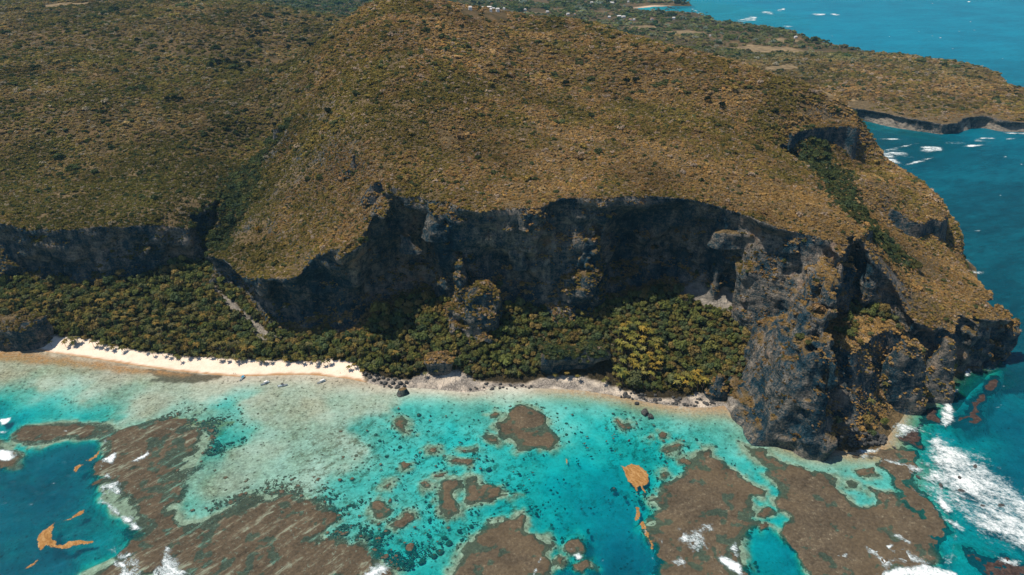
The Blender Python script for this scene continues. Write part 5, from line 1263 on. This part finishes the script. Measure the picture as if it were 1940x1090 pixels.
for (px, py), s, colr, lab in (((748,592),3.4,(.075,.075,.045),'pale tree standing alone against the dark overhanging cliff'), ((1428,600),3.6,(.20,.145,.02),'bright yellow bush at the foot of the headland crag'), ((1300,690),5.0,(.11,.082,.018),'broad yellow green tree above the boulder shore'), ((1380,655),4.2,(.15,.095,.016),'orange tinted tree on the slope below the headland crag'), ((490,440),4.2,(.22,.135,.015),'bright yellow flowering tree on the spur'), ((380,622),4.2,(.16,.11,.014),'yellow flowering tree at the back of the palm grove')):
    if py < 500:
        lo, hi = 5.0, 330.0
        for _ in range(40):
            mid = (lo + hi) / 2; c = W(px, py, mid)
            if Uf(c[:1], c[1:2])[0] > mid: lo = mid
            else: hi = mid
        c = W(px, py, lo)
    else: c = ground_at(px, py)
    make_tree(c - np.array([0, 0, .3]), s, s * 1.7, colr, lab, None)

# --- broken coral over the shallows: too many to count
M_RUBBLE = N('coral_rubble'); _t = M_RUBBLE.noise(M_RUBBLE.pos(), .5, 4, .7)
M_RUBBLE = M_RUBBLE.done(M_RUBBLE.bsdf(M_RUBBLE.ramp(_t, [(.35, (.05, .040, .028)), (.65, (.15, .115, .078))]), .9))
rub = []
for s in range(4):
    m_ = stone_mesh('coral_rubble', 60 + s); m_.materials.append(M_RUBBLE); rub.append(m_)
k = 150000; bx_ = rng.uniform(-330, 190, k); by_ = rng.uniform(325, 520, k)
dfl = poly_sd(px2(FLAT), bx_, by_); dre = near_reef(bx_, by_, 14.0); sh_ = poly_sd(LAND, bx_, by_)
den_ = np.where(dfl > 0, .55 * np.exp(-np.maximum(dfl, 0) / 16), 0) + .05 * sstep(14, 0, dre) + .02 * sstep(-220, -60, bx_) * sstep(160, 20, bx_) * sstep(505, 470, by_)
den_ *= sstep(-.15, .35, fbm2((bx_ * .7 + by_ * .7) / 22, (by_ * .7 - bx_ * .7) / 11, 4, .6, 44)) * 1.5
den_ *= (sh_ > 14) & (dfl > -4) & ~((bx_ < -235) & (by_ < 440))
mk = rng.random(k) < den_
p = np.stack([bx_[mk], by_[mk], np.full(mk.sum(), -.34)], -1); p[:, 2] -= .5 * sstep(0, 25, dfl[mk]); s = np.exp(rng.normal(size=len(p)) * .5) * .52
scatter('coral_rubble', p, s * 1.15, s * .45, np.ones((len(p), 3)), rng.integers(0, 4, len(p)), rub)
# plants on the crag tops
P_, S_ = [], []
for v, q in CRAG_TOPS:
    n_, a = quad_normals(v, q); c = v[q].mean(1); w = a * np.clip((n_[:, 2] - .22) / .35, 0, 1) * (c[:, 2] > 5) * (fbm2(c[:, 0] / 6, c[:, 1] / 6, 2, seed=50) > -.25)
    if w.sum() < 2: continue
    k = int(w.sum() / 2.6); i = rng.choice(len(w), k, p=w / w.sum()); P_.append(c[i]); S_.append(np.exp(rng.normal(size=k) * .3) * 1.5)
p = np.concatenate(P_); s = np.concatenate(S_); col, ci = palette(p[:, 0], p[:, 1], len(p), .55)
tall = (p[:, 2] > 18) & (p[:, 2] < 34) & (np.abs(p[:, 0] - 60) < 50) & (p[:, 1] < 575); s = np.where(tall, s * 1.9, s); col = np.where(tall[:, None], TREE_COL[rng.integers(0, 7, len(p))] * 1.9, col)
scatter('crag_plants', p, s, s, col, rng.integers(0, 5, len(p)), [m for _, m in scrub_var[:5]])

# ------------------------------------------------------------------ boats, people, houses
def plain(name, col, rough=.6, spec=.3):
    n = N(name); t = n.noise(n.pos(), 1.5, 3)
    return n.done(n.bsdf(n.mix(n.rng(t, .3, .7, 0, .25), col, tuple(c * .7 for c in col)), rough, None, spec))
M_HULL = plain('white_hull', (.72, .74, .74), .35, .5); M_BLUE = plain('blue_canvas', (.01, .27, .50)); M_WHITE = plain('white_canvas', (.78, .78, .76)); M_DARK = plain('dark_canvas', (.035, .04, .045))
M_DECK = plain('pale_blue_deck', (.30, .48, .55)); M_MOTOR = plain('black_motor', (.02, .02, .022), .3, .5); M_POST = plain('metal_post', (.45, .46, .47), .35, .5)
def box(c, s):
    c = np.array(c, float); s = np.array(s, float) / 2
    v = np.array([[(-1, 1)[i], (-1, 1)[j], (-1, 1)[k]] for i in (0, 1) for j in (0, 1) for k in (0, 1)]) * s + c
    return v, np.array([(0, 1, 3, 2), (4, 6, 7, 5), (0, 4, 5, 1), (2, 3, 7, 6), (0, 2, 6, 4), (1, 5, 7, 3)])
def boxes(lst):
    V, Q = [], []
    for k, (c, s) in enumerate(lst): v, q = box(c, s); V.append(v); Q.append(q + 8 * k)
    return np.concatenate(V), np.concatenate(Q)
def hull_mesh():
    st = np.linspace(0, 1, 14); prof = []
    for t in st:
        w = 1.05 * (1 - max(0, (t - .45) / .55) ** 2.2) * (.92 + .08 * min(1, t * 4)) + .02; sh = .85 + .55 * t ** 2; kz = -.35 + .5 * max(0, t - .7) ** 1.5 * 2
        x = -4.5 + 9 * t
        out = [(x, -w, sh), (x, -w * .86, .12 + kz * .3), (x, 0, kz), (x, w * .86, .12 + kz * .3), (x, w, sh)]
        inn = [(x, w * .86, sh - .02), (x, w * .72, .28), (x, -w * .72, .28), (x, -w * .86, sh - .02)]
        prof.append(out + inn)
    v = np.array(prof).reshape(-1, 3); n_ = 9; q = []
    for i in range(len(st) - 1):
        for j in range(n_): q.append((i * n_ + j, (i + 1) * n_ + j, (i + 1) * n_ + (j + 1) % n_, i * n_ + (j + 1) % n_))
    q += [(0, 1, 7, 8), (1, 2, 3, 7), (3, 6, 7, 7)][:2] + [(3, 4, 5, 6), (3, 6, 7, 7)][:1]
    return v, np.array(q)
hv, hq = hull_mesh(); HULL = mesh_np('hull', hv, hq, M_HULL, False)
def canopy_mesh(L):
    xs_ = np.linspace(-L / 2, L / 2, 5); ys_ = np.linspace(-1.05, 1.05, 7)
    x, y = np.meshgrid(xs_, ys_, indexing='ij'); z = .22 * (1 - (y / 1.05) ** 2)
    a = np.stack([x, y, z], -1).reshape(-1, 3); b = a - [0, 0, .07]
    f = grid_faces(np.ones((4, 6), bool)); return np.concatenate([a, b]), np.concatenate([f, f[:, ::-1] + len(a)])
def boat(px, py, ang, k, mat, cx, cl, label):
    r = bpy.data.objects.new('motor_boat', None); SC.collection.objects.link(r); r.location = W(px, py, .12); r.rotation_euler.z = ang; r.scale = (k, k, k)
    r['label'] = label; r['category'] = 'boat'; r['group'] = 'boats moored off the beach'
    link('hull', HULL, r)
    v, q = boxes([((-1.2, 0, .30), (5.6, 1.5, .05))]); link('deck', mesh_np('deck', v, q, M_DECK, False), r)
    for sx_ in (-3.0, -.6, 1.4): v, q = boxes([((sx_, 0, .55), (.42, 1.56, .10))]); link('seat', mesh_np('seat', v, q, M_HULL, False), r)
    v, q = canopy_mesh(cl); o = link('canopy', mesh_np('canopy', v, q, mat, True), r, (cx, 0, 2.25))
    for a in (-1, 1):
        for b in (-1, 1): v, q = boxes([((cx + a * cl * .46, b * .92, 1.52), (.07, .07, 1.5))]); link('post', mesh_np('post', v, q, M_POST, False), r)
    v, q = boxes([((-4.75, 0, 1.05), (.5, .42, .62)), ((-4.72, 0, .35), (.2, .16, 1.1)), ((-4.72, 0, -.25), (.45, .1, .12))]); link('motor', mesh_np('motor', v, q, M_MOTOR, False), r)
boat(459, 718, -1.85, .92, M_BLUE, -1.3, 3.6, 'small boat with a bright blue canopy, first from the left and nearest the sand')
boat(502, 727, -2.4, 1.0, M_WHITE, -1.0, 3.4, 'white boat with a pale canopy, between the blue boat and the dark canopied one')
boat(536, 731, .28, 1.05, M_DARK, -.4, 2.2, 'white boat with a small dark canopy, farthest out in the shallows')
boat(609, 724, -2.45, 1.0, M_WHITE, -.9, 4.2, 'white boat with a long white canopy, moored apart from the other three')

M_SKIN = plain('skin_and_swimwear', (.30, .17, .11), .7)
def person_mesh():
    pts = {'p': (0, 0, .95, .13), 'c': (0, .02, 1.25, .16), 'n': (0, 0, 1.5, .06), 'h': (0, .01, 1.64, .105), 't': (0, 0, 1.74, .07), 'l1': (.10, 0, .88, .09), 'l2': (.12, .08, .48, .06), 'l3': (.13, .02, .06, .045), 'l4': (.13, .16, .03, .04),
           'r1': (-.10, 0, .88, .09), 'r2': (-.12, -.02, .48, .06), 'r3': (-.13, -.12, .06, .045), 'r4': (-.13, .02, .03, .04), 'a1': (.19, 0, 1.40, .055), 'a2': (.27, -.02, 1.12, .042), 'a3': (.28, .10, .88, .035), 'b1': (-.19, 0, 1.40, .055), 'b2': (-.27, .02, 1.12, .042), 'b3': (-.28, .12, .88, .035)}
    ed = [('p', 'c'), ('c', 'n'), ('n', 'h'), ('h', 't'), ('p', 'l1'), ('l1', 'l2'), ('l2', 'l3'), ('l3', 'l4'), ('p', 'r1'), ('r1', 'r2'), ('r2', 'r3'), ('r3', 'r4'), ('c', 'a1'), ('a1', 'a2'), ('a2', 'a3'), ('c', 'b1'), ('b1', 'b2'), ('b2', 'b3')]
    ks = list(pts); me = bpy.data.meshes.new('person'); me.from_pydata([pts[k][:3] for k in ks], [(ks.index(a), ks.index(b)) for a, b in ed], [])
    return me, [pts[k][3] for k in ks]
pm, pr = person_mesh(); pm.materials.append(M_SKIN)
for px, py, lab in ((645, 708, 'person standing on the white sand right of the boats'), (443, 709, 'person at the water edge above the blue boat, left of a pair'), (447, 709.5, 'person at the water edge above the blue boat, right of a pair')):
    c = W(px, py, .5); z = max(bil(GL, c[:1], c[1:2])[0], .2)
    o = link('person', pm.copy(), loc=W(px, py, z), label=lab, category='person'); o.rotation_euler.z = px
    m = o.modifiers.new('skin', 'SKIN'); o.data.skin_vertices or None
    if not o.data.skin_vertices:
        bpy.context.view_layer.objects.active = o; bpy.ops.mesh.customdata_skin_add()
    for i, r_ in enumerate(pr): o.data.skin_vertices[0].data[i].radius = (r_, r_)
    o.data.skin_vertices[0].data[0].use_root = True
    o.modifiers.new('smooth', 'SUBSURF').levels = 1

M_WALL = plain('white_plaster', (.80, .79, .76), .8); M_ROOF = plain('pale_roof', (.70, .68, .65), .7); M_TILE = plain('rusty_roof', (.42, .24, .16), .8); M_GLASS = plain('dark_window', (.03, .04, .05), .3)
def roof_mesh(w, d, h, z):
    v = np.array([(-w, -d, z), (w, -d, z), (w, d, z), (-w, d, z), (-w * .7, 0, z + h), (w * .7, 0, z + h)], float)
    v = np.concatenate([v, v[:4] - [0, 0, .3]])
    return v, [(0, 1, 5, 4), (2, 3, 4, 5), (1, 2, 5, 5), (3, 0, 4, 4), (0, 6, 7, 1), (1, 7, 8, 2), (2, 8, 9, 3), (3, 9, 6, 0)]
for k, ((px, py, wpx), at_) in enumerate(zip(HOUSES, HOUSE_AT)):
    w = wpx * np.linalg.norm(at_ - np.array([0, 0, CAMZ])) / F * .82; d = w * .6; h = min(4 + w * .16, 8)
    r = bpy.data.objects.new('house', None); SC.collection.objects.link(r); r.location = at_; r.rotation_euler.z = (k * 37 % 7 - 3) * .12
    big = wpx >= 8
    lab = {0: 'largest white house of the far village, on the left under the wooded hill', 14: 'white house with a long roof high up left of the far cove', 16: 'left of two long white houses below the far cove', 17: 'right of two long white houses below the far cove', 24: 'small pale house near the far point on the right'}.get(k)
    if not lab: lab = 'small white house of the far village among trees' if px < 1060 else 'small white house on the plain near the far cove'
    r['label'] = lab; r['category'] = 'house'; r['group'] = 'houses of the far village'
    v, q = boxes([((0, 0, h / 2 - 1), (w, d, h + 2))]); link('wall', mesh_np('wall', v, q, M_WALL, False), r)
    v, f = roof_mesh(w * .55, d * .58, h * .4, h); me = bpy.data.meshes.new('roof'); me.from_pydata([tuple(a) for a in v], [], [tuple(dict.fromkeys(t)) for t in f]); me.materials.append(M_TILE if k in (18, 20, 11) else M_ROOF); link('roof', me, r)
    if big:
        for t in (-.3, 0, .3): v, q = boxes([((t * w, -d / 2 - .02, h * .55), (w * .12, .12, h * .3))]); link('window', mesh_np('window', v, q, M_GLASS, False), r)
# palms on the far point and round the cove
for k in range(46):
    px, py = (1238 + rng.random() * 105, 0) if k < 34 else (1200 + rng.random() * 110, 0)
    py = np.interp(px, [1238, 1290, 1343], [27, 29, 38]) + rng.normal() * 2.5 if k < 34 else 10 + rng.normal() * 1.5
    c = W(px, py, 4.0)
    if poly_sd(LAND, c[:1], c[1:2])[0] > -4: continue
    c[2] = max(Uf(c[:1], c[1:2])[0] * sstep(0, 13, -poly_sd(LAND, c[:1], c[1:2])[0]), 1)
    make_palm(c, rng.uniform(12, 18), rng.integers(0, 2), rng.uniform(0, 6), rng.uniform(5, 7), (.07, .06, .03), 'tall palm on the low point by the far cove' if k < 34 else 'tall palm behind the beach of the far cove', 'palms round the far cove')
# a bleached trunk on the beach
c = W(118, 627, 3.2); z = max(bil(GL, c[:1], c[1:2])[0], .5); c = W(118, 627, z)
lg = link('fallen_trunk', trunk_mesh('fallen_trunk', 9.0, .35, .2, (.6, 0), 6, 0, 0), loc=c + np.array([0, 0, .5]), label='bleached fallen trunk lying at the back of the beach by the big rock', category='driftwood'); lg.rotation_euler = (0, 1.5, .25)
# ------------------------------------------------------------------ the air
def build_haze():
    n = N('air'); v = n.n('VolumePrincipled')
    v.inputs['Color'].default_value = (.35, .75, 1.0, 1); v.inputs['Density'].default_value = 2.8e-5; v.inputs['Anisotropy'].default_value = .1
    n.t.links.new(v.outputs[0], n.out.inputs['Volume'])
    a = np.array([-9500, -400, -40.0]); b = np.array([9500, 14500, 430.0])
    vs = np.array([[(a, b)[i][0], (a, b)[j][1], (a, b)[k][2]] for i in (0, 1) for j in (0, 1) for k in (0, 1)])
    fs = np.array([(0, 1, 3, 2), (4, 6, 7, 5), (0, 4, 5, 1), (2, 3, 7, 6), (0, 2, 6, 4), (1, 5, 7, 3)])
    link('haze', mesh_np('haze', vs, fs, n.m, False), kind='stuff')
build_haze()
